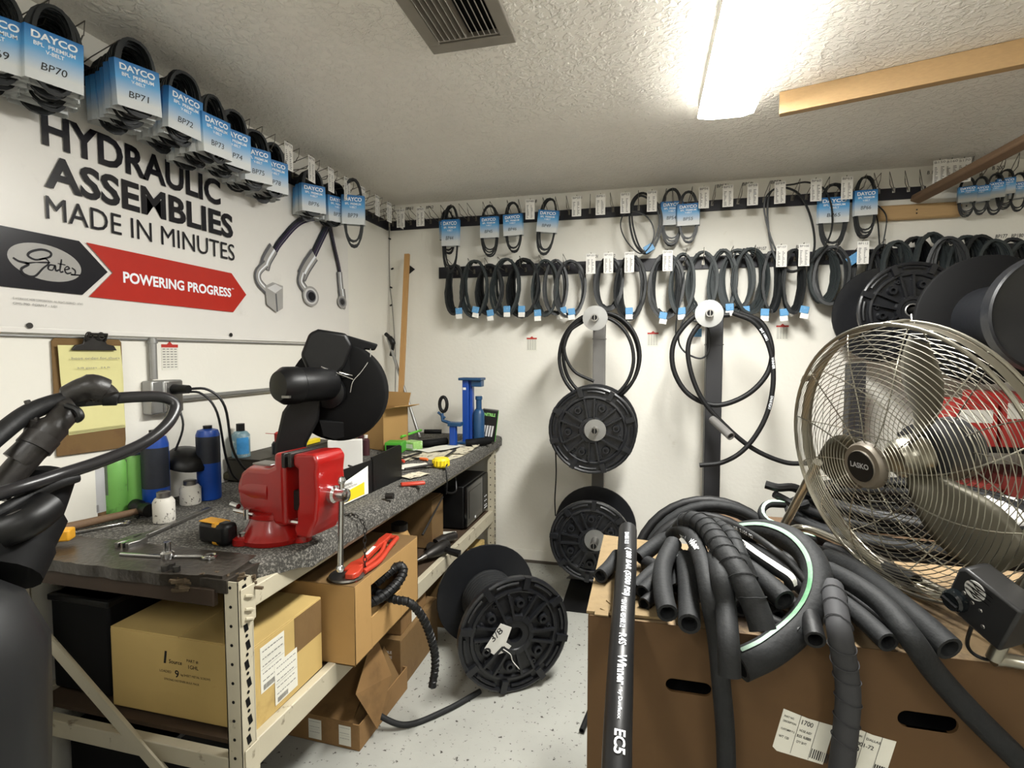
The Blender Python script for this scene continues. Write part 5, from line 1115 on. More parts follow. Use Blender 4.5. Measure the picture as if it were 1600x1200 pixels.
# right bunch
pile('big plain hose ending open near the front edge, right of the arc', [(1296, 872, .05), (1340, 894, .07), (1400, 940, .07), (1445, 978, .06), (1484, 1014, .045)], 36)
pile('long hose running over the front edge to the lower right corner', [(1296, 892, .08), (1340, 916, .09), (1385, 950, .08), (1425, 1000, .055), (1462, 1052), (1512, 1108), (1567, 1163), (1610, 1205)], 35)
pile('hose with a pale-rimmed open end below the long ones', [(1300, 925, .05), (1335, 955, .05), (1365, 982, .045), (1388, 1004, .04)], 30)
pile('dark hose under the pale-rimmed one, slipping right', [(1290, 905, .03), (1330, 935, .03), (1375, 965, .03), (1420, 992, .028)], 22, m_rub)
pile('thin dark hose along the back right of the pile', [(1290, 862, .03), (1350, 880, .03), (1410, 905, .03)], 16, m_rub)
pile('grey banded hose hanging straight down over the carton front', [(1300, 918, .09), (1306, 950, .08), (1313, 995, .05), (1322, 1050), (1325, 1090), (1321, 1145), (1313, 1215)], 36, mat('grey_banded_rubber', (56, 56, 58), .7, var=.15, spec=.3), wrap=.042)
pile('dark open hose end facing the viewer under the arc', [(1262, 950, .05), (1268, 975, .045), (1274, 1000, .035)], 30, m_rub)
pile('short dark hose lying under the arc', [(1180, 955, .03), (1215, 975, .028), (1250, 990, .028)], 22, m_rub)
# upright printed hose in front
T, W, r = pile('thick black printed hose lying across the carton top towards the viewer', [(981, 828, -1.48), (979, 880, -1.32), (975, 940, -1.18), (971, 1010, -1.06), (968, 1080, -.97), (965, 1150, -.90), (962, 1260, -.82)], 38, mat('semi_gloss_black_rubber', (22, 22, 23), .4, var=.2), text=[('EN 856 R13', .06, .010, .06, .01, -.004), ('( 380 BAR (5500 PSI)', .14, .016, .19, .03, -.004), ('EN 856 4SH/R12', .345, .010, .08, .01, -.004), ('R4S', .44, .014, .028, .02, -.004), ('Winner', .49, .016, .065, .03, -.004), ('by Dunflexx', .565, .008, .05, .01, -.002), ('EC5', .63, .018, .036, .03, -.004)])
# short hose standing behind the carton, on the floor
hose('short black hose end on the floor left of the large carton', [P(940, 1060, Z=.014), P(925, 1102, Z=.014), P(917, 1122, Z=.014), P(909, 1142, Z=.014)], .011, m_rub)
# ================================================================ FAN
fn = V((-.906, -.399, -.144)).normalized(); fc = V((.581, 1.422, 1.203)); fu = V((0, 0, 1)).cross(fn).normalized()
mt = M((fu, fn.cross(fu), fn)).transposed().to_4x4(); mt.translation = fc
FR = .32
T = thing('fan', 'large silver high-velocity floor fan in a wire cage on the large carton', 'fan', mtx=mt)
def circ(r, z, n=56): return [V((r*cos(2*pi*k/n), r*sin(2*pi*k/n), z)) for k in range(n)]
def zf(r): return .018+.070*(1-(r/FR)**4.5)
def zb(r): return -.028-.10*(1-(r/FR)**4.5)
nr = 26
for i in range(nr):
    r = .066+(FR-.012-.066)*i/(nr-1)
    part(MB().tube(circ(r, zf(r)), .0010 if i % 6 else .0014, 4, closed=True), 'front_ring_wire', m_fan, T, local=True)
for i in range(20):
    r = .075+(FR-.008-.075)*i/19
    part(MB().tube(circ(r, zb(r)), .0010, 4, closed=True), 'rear_ring_wire', m_fan, T, local=True)
for k in range(12):
    a = 2*pi*k/12; pts = []
    for j in range(13):
        r = .052+(FR-.052)*j/12; b = a+.30*(j/12)**1.5; pts.append(V((r*cos(b), r*sin(b), zf(r)-.003)))
    part(MB().tube(pts, .0016, 5), 'front_spoke', m_fan, T, local=True)
    pts = []
    for j in range(11):
        r = .06+(FR-.06)*j/10; b = a+.1-.25*(j/10); pts.append(V((r*cos(b), r*sin(b), zb(r)+.003)))
    part(MB().tube(pts, .0016, 5), 'rear_spoke', m_fan, T, local=True)
part(MB().tube(circ(FR, .018, 80), .0048, 8, closed=True), 'rim', m_fan, T, local=True)
part(MB().tube(circ(FR, -.03, 80), .0045, 8, closed=True), 'rim', m_fan, T, local=True)
part(MB().lathe([(FR-.001, -.024), (FR+.002, -.012), (FR-.001, .0)], (0, 0, 0), (0, 0, 1), 80, caps=False), 'rim_band', m_fan, T, local=True)
for k in range(6):
    a = 2*pi*k/6+.45; R3 = M.Rotation(a, 3, 'Z'); part(MB().box(R3 @ V((FR+.003, 0, -.006)), (.006, .022, .055), R3), 'rim_clip', m_fan, T, local=True, bevel=.002)
cap = part(MB().lathe([(.001, .102), (.036, .101), (.038, .098), (.050, .098), (.054, .092), (.056, .08), (.045, .079)], (0, 0, 0), (0, 0, 1), 36), 'front_cap', mat('fan_cap_grey', (120, 112, 100), .45, .3), T, local=True)
bd = part(MB().lathe([(.001, .1025), (.036, .1025), (.0365, .100)], (0, 0, 0), (0, 0, 1), 36), 'badge', m_black, cap, local=True)
mb = MB(); write(mb, 'LASKO', lambda x, y: V((x, y, .1035)), .052, .013, -.026, -.004, .03); part(mb, 'lettering', mat('badge_silver_print', (170, 170, 172), .4), cap, local=True, smooth_=False)
# blades
for k in range(3):
    mb = MB(); vs = []; nrr, na = 9, 9
    for i in range(nrr):
        t = i/(nrr-1); r = .045+(.285-.045)*t; half = .26+.20*sin(pi*min(1, t*1.05+.05))**.8-.06*t; mid = 2*pi*k/3+1.15+.25*t
        if i == nrr-1: half *= .72
        for j in range(na):
            s = -1+2*j/(na-1); a = mid+s*half*(1 if t > .1 else .8); z = -.03-s*.030*(1-.35*t)+.010*(1-s*s)
            vs.append(V((r*cos(a), r*sin(a), z)))
    fs = [(i*na+j, (i+1)*na+j, (i+1)*na+j+1, i*na+j+1) for i in range(nrr-1) for j in range(na-1)]
    o = part(mb.add(vs, fs), 'blade', m_blade, T, local=True); sm = o.modifiers.new('thickness', 'SOLIDIFY'); sm.thickness = .0016
part(MB().lathe([(.001, .012), (.03, .01), (.045, -.005), (.05, -.03), (.05, -.055)], (0, 0, 0), (0, 0, 1), 28), 'blade_hub', m_fan, T, local=True)
part(MB().lathe([(.055, -.06), (.072, -.07), (.075, -.16), (.062, -.18), (.001, -.185)], (0, 0, 0), (0, 0, 1), 28), 'motor', mat('fan_motor_paint', (44, 44, 46), .45, .2), T, local=True)
# stand of bent tube
pL = fc-fu*.345; pR = fc+fu*.345; hN = V((fn.x, fn.y, 0)).normalized(); zT = ZT+.019
fL = P(1217, 836, Z=zT); fRr = P(1552, 1030, Z=zT)
fRr = V((.715, 1.215, zT)) if False else fRr
part(MB().tube(smooth([P(1278, 722, D=1.46), P(1262, 752, D=1.52), fL], 6), .0125, 12), 'stand_tube', m_post if False else m_fan, T, label='left leg of the tube stand')
part(MB().tube(smooth([pR+V((0, 0, .01)), pR*.45+fRr*.55, fRr], 6), .0125, 12), 'stand_tube', m_fan, T)
part(MB().tube(smooth([fL, fL-hN*.14, fRr-hN*.14, fRr], 8), .0125, 12), 'base_tube', m_fan, T)
for p_, s in ((pR, 1),): part(MB().lathe([(.018, 0), (.022, .01), (.022, .028), (.012, .034)], p_, fu*s, 16), 'pivot_knob', m_black, T)
# control box on the right leg
ccen = P(1533, 948, D=.97); cu = (fu*cos(radians(24))-V((0, 0, 1))*sin(radians(24))); cn = fn.copy(); cu = (cu-cn*cu.dot(cn)).normalized(); cv = cn.cross(cu)
m4 = M((cu, cv, cn)).transposed().to_4x4(); m4.translation = ccen
def Q(x, y, z): return m4 @ V((x, y, z))
mb = MB(); w_, h_ = .055, .052; pr = [(-w_+.018, -h_), (w_, -h_), (w_, h_), (-w_+.01, h_), (-w_, h_-.012), (-w_, -h_+.016)]
pr = [(a*1.0, b) for a, b in pr]
mb.prism(pr, ccen-cn*.05, cu, cv, .055); cb_ = part(mb, 'control_box', mat('control_box_black', (30, 30, 31), .4), T, bevel=.005)
lg = MB(); k = 28
part(MB().lathe([(.0185, .0052), (.0185, .0065), (.001, .0068)], ccen+cu*(-.016)+cv*.026, cn, k), 'logo_disc', mat('logo_silver', (196, 196, 192), .35), cb_)
mb = MB()
for q in range(3):
    y0_ = .026-.0095+.0095*q; pts = [Q(-.016-.018+.036*j/14, y0_+.0035*sin(j/14*2*pi+.4), .0072) for j in range(20)]
    mb2 = MB(); up = (cv*.0012); mb2.add([p+up for p in pts]+[p-up for p in pts], [(j, j+1, 16+j, 15+j) for j in range(14)]); part(mb2, 'logo_wave', m_matte, cb_, smooth_=False)
kn = part(MB().lathe([(.022, .005), (.021, .018), (.017, .022), (.001, .022)], ccen+cu*(-.034)+cv*(-.020), cn, 20), 'knob', mat('knob_black_gloss', (16, 20, 22), .15), cb_)
part(MB().box(ccen+cu*(-.034)+cv*(-.020)+cn*.024, (.03, .006, .008), m4.to_3x3()), 'knob_grip', m_black, cb_)
for dx, dy in ((-.012, -.002), (.004, -.004), (.018, -.03), (-.03, .004)): part(MB().lathe([(.004, .005), (.003, .0062)], ccen+cu*dx+cv*dy, cn, 10), 'rivet', m_steel, cb_)
part(MB().tube(smooth([ccen-cv*.05, P(1512, 1010, Z=ZT+.03), P(1540, 1030, Z=ZT+.012), P(1600, 1030, Z=ZT+.012)]), .0035, 6), 'power_lead', m_black, T)
# ================================================================ THINGS ON THE BENCH
def onb(px, py, z=BT): return P(px, py, Z=z+.001)
def sc_at(p): return ((p-_C).dot(_F))/828
def can(name, label, cat, px, py, wpx, hpx, prof, mats, names, group=None, n=24, band=None, z=BT, p0=None):
    "prof: list of sections; each section a list of (radius fraction, height fraction)"
    p = onb(px, py, z)if p0 is None else V(p0); s = sc_at(p); r = wpx*s/2; h = hpx*s; p = p+V((0, r*.8, 0)); T = thing(name, label, cat, p, group)
    for sec, m, nm in zip(prof, mats, names): part(MB().lathe([(a*r, b*h) for a, b in sec], p, (0, 0, 1), n), nm, m, T)
    if band:
        for (z0, z1, m, nm, a0, a1) in band:
            mb = MB(); k = 14; R_ = r*1.012
            pts = [(cos(a0+(a1-a0)*j/k), sin(a0+(a1-a0)*j/k)) for j in range(k+1)]
            mb.add([p+V((R_*a, R_*b, z0*h)) for a, b in pts]+[p+V((R_*a, R_*b, z1*h)) for a, b in pts], [(j, j+1, k+2+j, k+1+j) for j in range(k)]); part(mb, nm, m, T)
    return T, p, r, h
FR_ = (-2.2, .5)
cyl = [(0, 0), (.94, 0), (1, .02), (1, .84), (.9, .9), (.5, .95), (.35, .955)]
m_dprint = mat('dark_label_print', (30, 34, 44), .5, var=.3, vs=60)
m_blab = mat('silver_blue_label', (110, 140, 150), .4, var=.3, vs=30, col2=(200, 205, 200), cs=30, cw=.55)
can('torch_cylinder', 'slim blue gas torch cylinder with a dark label, standing alone before the wall', 'cylinder', 317, 782, 34, 116, [[(0, 0), (.94, 0), (1, .02), (1, .88), (.85, .94), (.4, .96)], [(.38, .95), (.38, 1.0), (.2, 1.0)]], [m_blue, m_black], ['bottle', 'valve'], band=[(.5, .86, m_dprint, 'label', *FR_)])
can('torch_cylinder', 'blue gas cylinder with a dark label behind the green cans', 'cylinder', 232, 800, 38, 122, [[(0, 0), (.94, 0), (1, .02), (1, .86), (.85, .95), (.4, .98)], [(.38, .97), (.38, 1.04), (.2, 1.04)]], [m_blue, m_black], ['bottle', 'valve'], band=[(.3, .82, m_dprint, 'label', *FR_)])
can('spray_can', 'small silver and blue spray can with a black cap near the wall', 'spray can', 369, 715, 27, 52, [[(0, 0), (1, 0), (1, .66), (.7, .76), (.45, .78)], [(.46, .76), (.46, 1), (.2, 1)]], [m_blab, m_black], ['can', 'cap'], z=.989, band=[(.1, .6, mat('sky_blue_label', (64, 140, 196), .4, var=.4, vs=30), 'label', -1.3, .1)])
for (px, py, w_, h_, lb) in ((168, 806, 36, 96, 'pale green bottle with a dark label, left of the green pair'), (199, 800, 32, 98, 'pale green bottle, right of the green pair')):
    can('spray_can', lb, 'spray can', px, py, w_, h_, [[(0, 0), (.95, 0), (1, .03), (1, .84), (.86, .9)], [(.86, .9), (.9, .92), (.8, .95), (.4, 1.0)]], [m_lgreen, m_steel], ['can', 'dome'], band=[(.35, .86, mat('green_grey_label', (92, 104, 86), .5, var=.4, vs=50), 'label', -2.3, -1.2)])
T, p, r, h = can('oil_bottle', 'whitish brown-stained bottle with a bar code left of the green cans', 'bottle', 128, 812, 44, 92, [[(0, 0), (.95, 0), (1, .04), (1, .8), (.7, .92), (.35, .96)], [(.36, .95), (.36, 1.03), (.1, 1.03)]], [mat('brown_stained_bottle', (120, 92, 62), .5, var=.4, vs=30, col2=(66, 46, 30), cs=14, cw=.5), m_black], ['bottle', 'cap'], band=[(.1, .86, mat('soiled_white_label', (186, 186, 188), .5), 'label', -.85, .25)])
mb = MB()
for j in range(10): a = -.8+j*.05; mb.add([p+V((r*1.03*cos(a+d), r*1.03*sin(a+d), h*z)) for d, z in ((0, .12), (.025, .12), (.025, .24), (0, .24))], [(0, 1, 2, 3)])
for j in range(14): z = .3+j*.036; mb.add([p+V((r*1.03*cos(a), r*1.03*sin(a), h*zz)) for a, zz in ((-.8, z), (.2, z), (.2, z+.01), (-.8, z+.01))], [(0, 1, 2, 3)])
part(mb, 'print', m_gink, T, smooth_=False)
m_jar = mat('speckled_white_jar', (206, 202, 192), .5, var=.1, col2=(60, 54, 48), cs=60, cw=.58, cedge=.04)
for (px, py, w_, h_, lb) in ((246, 818, 31, 48, 'white speckled jar in front, clean silver lid'), (231, 792, 36, 56, 'white grease-stained jar below the blue cylinder'), (288, 790, 30, 38, 'squat stained jar beside the slim blue cylinder')):
    can('jar', lb, 'jar', px, py, w_, h_, [[(0, 0), (.95, 0), (1, .04), (1, .66), (.8, .78), (.6, .8)], [(.62, .78), (.62, .98), (.5, 1)]], [m_jar, m_steel], ['jar', 'lid'])
can('grease_tub', 'yellow tub behind the squat stained jar', 'tub', 282, 760, 46, 44, [[(0, 0), (.9, 0), (1, .9)], [(1.04, .88), (1.04, .98), (.6, 1)]], [m_yelo, m_yback], ['tub', 'lid'])
T = thing('plastic_bowl', 'black dish lying upside down on packets by the wall behind the yellow tub', 'bowl', P(292, 725, X=WX+.10))
p = P(292, 722, X=WX+.10); part(MB().lathe([(.085, 0), (.083, .012), (.06, .04), (.02, .05), (0, .05)], p, (.35, -.1, 1), 28), 'bowl', m_black, T)
T = thing('yellow_bag', 'yellow packet lying between the jars and the wall', 'bag', onb(265, 765)); part(MB().box(onb(262, 760)+V((-.03, .03, .022)), (.12, .06, .04), M.Rotation(.4, 3, 'Z')), 'packet', m_yback, T, bevel=.012)
for i, (a, b) in enumerate(((70, 835), (88, 790))):
    solo(MB().box(onb(a+8, b+20)+V((0, .02, .03)), (.08, .04, .035), M.Rotation(.5, 3, 'Z')), 'yellow_packet', m_yelo, ('yellow packet at the left end of the bench', 'second yellow packet behind it at the left end of the bench')[i], 'packet', bevel=.006)
solo(MB().box(onb(92, 822)+V((-.02, .05, .045)), (.08, .06, .09), M.Rotation(.4, 3, 'Z')), 'brown_bottle_box', mat('dark_brown_box', (84, 42, 30), .5, var=.3), 'dark brown box left of the whitish bottle', 'box', bevel=.004)
# hammer
T = thing('hammer', 'long wooden-handled hammer lying behind the wrenches', 'hammer', onb(140, 830)); a = onb(45, 846)+V((0, 0, .016)); b = onb(222, 806)+V((0, 0, .02)); part(MB().tube([a, a*.6+b*.4, b], [.016, .014, .011], 12), 'handle', m_dwood, T)
d = (b-a).normalized(); s_ = d.cross(V((0, 0, 1))); part(MB().lathe([(.02, -.055), (.024, -.05), (.024, -.02), (.018, -.01), (.018, .02), (.024, .03), (.022, .06)], b+V((0, 0, .008)), s_, 16), 'head', m_black, T)
# wrenches
def wrench(name, label, a, b, w0, w1, m, t=.008, head=None, lift=0):
    a = V(a)+V((0, 0, t/2+lift)); b = V(b)+V((0, 0, t/2+lift)); u = (b-a).normalized(); L = (b-a).length; v = V((0, 0, 1)).cross(u)
    T = thing(name, label, 'wrench', (a+b)/2-V((0, 0, t/2)))
    part(MB().prism([(0, -w0/2), (L*.5, -(w0+w1)/4*.85), (L, -w1/2), (L, w1/2), (L*.5, (w0+w1)/4*.85), (0, w0/2)], a-V((0, 0, t/2)), u, v, t), 'handle', m, T, bevel=.002); return T, a, b, u, v
T, a, b, u, v = wrench('combination_wrench', 'slim chrome combination wrench lying beside the hammer handle', onb(95, 838), onb(190, 820), .012, .010, m_chrome)
for e, s in ((a, -1), (b, 1)):
    part(MB().tube([e+u*s*.012+u*.012*cos(2*pi*k/14)+v*.012*sin(2*pi*k/14) for k in range(14)], .0045, 6, closed=True), 'box_end', m_chrome, T)
T, a, b, u, v = wrench('adjustable_wrench', 'large grey adjustable wrench lying diagonally in front of the jar', onb(215, 845), onb(328, 797), .026, .020, m_steel, .012)
part(MB().prism([(.01, -.02), (.0, -.034), (-.03, -.036), (-.06, -.026), (-.062, -.016), (-.03, -.012), (-.028, .002), (-.06, .01), (-.06, .02), (-.03, .03), (.0, .026), (.03, .012), (.03, -.012)], a-V((0, 0, .008)), u, v, .017), 'jaw', m_steel, T, bevel=.002)
part(MB().prism([(-.028, -.012), (-.03, .0), (-.06, .0), (-.064, -.010)], a-V((0, 0, .007)), u, v, .016), 'sliding_jaw', m_chrome, T)
part(MB().lathe([(.007, -.012), (.007, .012)], a+V((0, 0, .004)), u, 12), 'screw', m_dsteel, T)
T, a, b, u, v = wrench('ratchet', 'chrome ratchet handle at the near edge of the bench', onb(188, 868), onb(262, 872), .010, .014, m_chrome)
part(MB().lathe([(.015, -.006), (.017, .0), (.017, .012), (.012, .016)], b, (0, 0, 1), 18), 'head', m_chrome, T); part(MB().lathe([(.009, 0), (.0095, .026)], b+V((0, 0, .016)), (0, 0, 1), 14), 'socket', m_chrome, T)
T, a, b, u, v = wrench('wrench', 'small chrome wrench with ring end, right of the ratchet', onb(272, 872), onb(330, 872), .010, .012, m_chrome)
part(MB().tube([b-u*.004+u*.016*cos(2*pi*k/14)+v*.016*sin(2*pi*k/14) for k in range(14)], .005, 6, closed=True), 'ring_end', m_chrome, T)
for i, (a, b) in enumerate(((258, 892), (268, 888), (276, 893))):
    solo(MB().lathe([(.006, 0), (.009, 0), (.009, .014), (.006, .014)], onb(a, b), (0, 0, 1), 6), 'hex_nut', m_dsteel, f'small hex nut at the near bench edge below the ratchet, {ORD[i]} from the left', 'nut', group='hex nuts below the ratchet')
T = thing('tape_measure', 'black and amber tape measure left of the vise', 'tape measure', onb(333, 850)); p = onb(333, 852); R3 = M.Rotation(-.15, 3, 'Z')
part(MB().box(p+V((0, .02, .034)), (.115, .05, .066), R3), 'case', m_black, T, bevel=.014); part(MB().box(p+V((.012, .02, .034)), (.034, .0515, .0675), R3), 'amber_band', m_yelo, T, bevel=.01); part(MB().box(p+V((-.02, .02, .0675)), (.06, .042, .003), R3), 'amber_top', m_yelo, T, bevel=.002)
# ---------------------------------------------------------------- VISE
vp = onb(415, 854)+V((-.027, .085, 0)); th = radians(-8)
mv = M.Translation(vp) @ M.Rotation(th, 4, 'Z'); T = thing('bench_vise', 'big red bench vise bolted to the bench corner', 'vise', mtx=mv)
L = dict(local=True)
mb = MB(); mb.lathe([(.0, 0), (.102, 0), (.106, .014), (.098, .022), (.088, .035), (.078, .055), (.072, .07), (.080, .074), (.080, .088), (.05, .092)], (0, 0, 0), (0, 0, 1), 36); bs = part(mb, 'swivel_base', m_red, T, **L)
for k in range(3):
    a = 2*pi*k/3-pi/2-.5; c = V((.096*cos(a), .096*sin(a), 0)); part(MB().lathe([(.03, 0), (.03, .018), (.02, .022)], c, (0, 0, 1), 16), 'bolt_ear', m_red, T, **L); part(MB().lathe([(.010, .022), (.010, .032), (.004, .032)], c, (0, 0, 1), 6), 'bolt', m_steel, T, **L)
mb = MB(); prof = [(-.088, .110), (-.092, .15), (-.078, .205), (-.05, .222), (.03, .224), (.055, .235), (.055, .275), (.098, .275), (.098, .06), (.05, .06), (.04, .085), (-.07, .088)]
mb.prism(prof, (0, .062, 0), (1, 0, 0), (0, 0, 1), .124); part(mb, 'fixed_body', m_red, T, bevel=.018, seg=3, **L)
part(MB().lathe([(.05, -.094), (.062, -.085), (.066, -.03), (.066, .03)], (0, 0, .155), (1, 0, 0), 30), 'rear_barrel', m_red, T, **L)
part(MB().box((-.03, -.0, .226), (.075, .05, .006)), 'anvil_plate', m_steel, T, bevel=.002, **L)
part(MB().bx(.094, .106, -.068, .068, .235, .278), 'jaw_plate', m_dsteel, T, bevel=.002, **L)
mb = MB(); prof = [(.15, .278), (.205, .282), (.220, .262), (.214, .22), (.218, .17), (.208, .09), (.18, .035), (.135, .035), (.125, .06), (.138, .075), (.138, .11), (.145, .13), (.145, .235), (.128, .24), (.128, .275)]
mb.prism(prof, (0, .06, 0), (1, 0, 0), (0, 0, 1), .12); part(mb, 'moving_jaw', m_red, T, bevel=.012, seg=3, **L)
part(MB().bx(.118, .130, -.068, .068, .238, .280), 'jaw_plate', m_dsteel, T, bevel=.002, **L)
part(MB().bx(.09, .15, -.028, .028, .10, .16), 'slide_bar', m_dsteel, T, bevel=.004, **L)
part(MB().tube([(.09, -.04, .07), (.14, -.04, .07)], .008, 8), 'guide_rod', m_chrome, T, **L)
sw = part(MB().lathe([(.026, .216), (.026, .23), (.02, .236), (.02, .268), (.010, .272)], (0, 0, .155), (1, 0, 0), 20), 'screw_head', m_chrome, T, **L)
hb = part(MB().tube([(.252, -.0, .195), (.252, -.012, -.055)], .0085, 12), 'handle_bar', m_chrome, T, **L)
for z, y in ((.198, 0), (-.058, -.012)): part(MB().lathe([(0, -.012), (.009, -.009), (.013, 0), (.009, .009), (0, .012)], (.252, y, z), (0, 0, 1), 14), 'ball_end', m_chrome, hb, **L)
part(MB().tube([(-.09, -.075, .092), (.0, -.085, .092)], .005, 8), 'lock_lever', m_chrome, T, **L); part(MB().lathe([(.010, 0), (.010, .03)], (-.03, -.082, .075), (0, 0, 1), 12), 'lock_nut', m_chrome, T, **L)
part(MB().tube([(-.13, -.05, .10), (-.09, -.06, .10)], .008, 8), 'lock_handle', m_chrome, T, **L)
# ---------------------------------------------------------------- CHOP SAW
D_ = 2.02; sp0 = P(520, 612, D=D_); toC = (_C-sp0); toC.z = 0; toC.normalize(); sx = V((0, 0, 1)).cross(toC); k_ = D_/828
T = thing('chop_saw', 'black abrasive chop saw standing behind the red vise', 'saw', (sp0.x, sp0.y, BT))
def SP(px, py, d=0): return sp0+sx*((px-520)*k_*1.06)+V((0, 0, (612-py)*k_))+toC*d
ax = (toC*.93-sx*.36).normalized()
g = part(MB().lathe([(.001, -.045), (.165, -.045), (.186, -.03), (.19, 0), (.186, .018), (.178, .022), (.05, .022), (.001, .02)], SP(528, 612), ax, 56), 'blade_guard', m_matte, T)
part(MB().lathe([(.06, .022), (.06, .045), (.03, .06)], SP(520, 612), ax, 24), 'arbor_cover', m_black, T)
mc = SP(520, 598, .03); mx_ = (toC*.62-sx*.78).normalized()
part(MB().lathe([(.05, 0), (.062, .02), (.062, .15), (.066, .155), (.066, .20), (.05, .225), (.02, .23)], mc, mx_, 26), 'motor', m_black, T)
part(MB().box(mc+mx_*.19-V((0, 0, .035))+toC*.05, (.03, .01, .008)), 'motor_vent', m_steel, T)
mb = MB(); pts = [(488, 582), (478, 555), (490, 522), (502, 516), (540, 522), (548, 540), (538, 572), (522, 590)]
o_ = SP(0, 0, .0); mb.prism([((a-520)*k_*1.06, (612-b)*k_) for a, b in pts], sp0-toC*.02, sx, V((0, 0, 1)), .09); part(mb, 'handle_housing', m_black, T, bevel=.012, seg=3)
mb = MB(); pts = [(540, 524), (585, 538), (580, 548), (566, 546), (548, 590), (530, 592)]
mb.prism([((a-520)*k_*1.06, (612-b)*k_) for a, b in pts], sp0-toC*.01, sx, V((0, 0, 1)), .05); part(mb, 'guard_top', m_matte, T, bevel=.006)
part(MB().tube(smooth([SP(573, 545, .06), SP(572, 560, .062), SP(560, 580, .064), SP(548, 595, .064), SP(544, 612, .06)]), .0022, 6), 'spring_rod', m_chrome, T)
part(MB().tube([SP(505, 572, .08), SP(548, 592, .065)], .0028, 6), 'link_rod', m_chrome, T); part(MB().tube([SP(529, 580, .075), SP(547, 586, .065)], .0028, 6), 'link_rod', m_chrome, T)
mb = MB(); pts = [(445, 640), (462, 620), (500, 620), (520, 640), (495, 668), (482, 700), (478, 745), (440, 745), (442, 690)]
pts = [(452, 640), (470, 612), (505, 618), (500, 655), (483, 690), (478, 730), (440, 730), (441, 690)]
mb.prism([((a-520)*k_*1.06, (612-b)*k_) for a, b in pts], sp0-toC*.03, sx, V((0, 0, 1)), .075); part(mb, 'pivot_arm', m_black, T, bevel=.01)
mb = MB(); pts = [(490, 650), (540, 690), (540, 676), (542, 688), (508, 668)]
part(MB().prism([((a-520)*k_*1.06, (612-b)*k_) for a, b in [(500, 655), (545, 660), (541, 682), (522, 687), (505, 680)]], sp0, sx, V((0, 0, 1)), .03), 'lower_guard', m_matte, T, bevel=.004)
bc = SP(520, 760, .0); bc.z = BT
mb = MB(); mb.box(V((bc.x-.10, bc.y, BT+.03)), (.24, .40, .058), M.Rotation(.12, 3, 'Z')); part(mb, 'base', m_black, T, bevel=.01)
part(MB().box(V((bc.x-.08, bc.y+.02, BT+.085)), (.09, .10, .06), M.Rotation(.1, 3, 'Z')), 'pivot_block', m_black, T, bevel=.008)
# black fence plates with warning label
fa, fb, fd = V((-1.035, 1.62, 0)), V((-1.05, 2.02, 0)), 0
p1 = P(524, 796, Z=BT); p2 = P(628, 748, Z=BT)
T2 = thing('spark_shield', 'black metal spark shield box with yellow warning label, right of the vise', 'shield', (p1+p2)/2)
u_ = (p2-p1); Lf = u_.length; u_.normalize(); vz_ = V((0, 0, 1)); nb = vz_.cross(u_)
part(MB().prism([(-.05, 0), (Lf*.52, 0), (Lf*.52, .135), (-.05, .135)], p1, u_, vz_, -.004), 'side_plate', m_black, T2)
part(MB().prism([(Lf*.5, 0), (Lf, 0), (Lf+.0, .150), (Lf*.96, .158), (Lf*.5, .145)], p1+nb*.0-V((0, 0, 0)), u_, vz_, -.005), 'end_plate', m_black, T2)
part(MB().prism([(-.05, 0), (Lf*.5, 0), (Lf*.5, .12), (-.05, .12)], p1+nb*.14, u_, vz_, .004), 'back_plate', m_black, T2)
q_ = -1 if (nb.dot(V((1, 0, 0))) > 0) else 1
out = V((1, 0, 0))-u_*u_.x; out.normalize()
lb = part(MB().prism([(-.03, .006), (Lf*.42, .006), (Lf*.42, .118), (-.03, .075)], p1+out*.0062, u_, vz_, .0006), 'warning_label', m_white, T2, smooth_=False)
part(MB().prism([(.04*Lf, .012), (Lf*.36, .012), (Lf*.36, .06), (Lf*.04, .048)], p1+out*.0075, u_, vz_, .0004), 'yellow_panel', m_yel, T2, smooth_=False)
mb = MB(); f = plane_fn(p1+out*.0082, u_, vz_, .0012); write(mb, 'WARNING', f, .07, .010, .05*Lf, .072, .01); write(mb, 'WEAR EYE PROTECTION', f, .10, .006, .05*Lf, .062)
part(mb, 'print', m_ink, T2, smooth_=False)
# white carton behind
c = onb(528, 745)+V((-.02, .1, 0)); solo(MB().box(c+V((-.02, .03, .075)), (.16, .03, .15), M.Rotation(.5, 3, 'Z')), 'white_board', m_white, 'white board standing behind the chop saw base', 'board', bevel=.003)
# red box, grease can
p = onb(412, 730); T = thing('red_tool_box', 'small red metal box behind the vise', 'box', p); part(MB().box(p+V((0, .05, .03)), (.16, .08, .06), M.Rotation(.2, 3, 'Z')), 'body', m_red, T, bevel=.005); part(MB().box(p+V((0, .05, .064)), (.165, .085, .008), M.Rotation(.2, 3, 'Z')), 'lid', m_red, T, bevel=.002)
T, p, r, h = can('spray_can', 'black lubricant spray can with a red cap and straw beside the saw arm', 'spray can', 432, 745, 24, 56, [[(0, 0), (1, 0), (1, .9), (.8, .97)], [(.62, .97), (.66, 1.2), (.4, 1.24)]], [m_black, m_redp], ['can', 'cap'], band=[(.3, .75, m_yel, 'label', -1.2, -.1)])
part(MB().tube([p+V((0, 0, h*1.17)), p+V((-.06, -.02, h*1.2))], .0015, 5), 'straw', m_redp, T)
T = thing('long_case', 'long dark olive case along the wall behind the vise', 'case', (-1.71, 2.2, BT))
part(MB().bx(WX+.015, -1.62, 1.95, 2.5, BT+.001, .985), 'body', mat('dark_olive_case', (52, 48, 38), .6, var=.3), T, bevel=.006); part(MB().bx(WX+.012, -1.617, 1.945, 2.505, .985, .99), 'lid', mat('dark_olive_case', (52, 48, 38)), T)
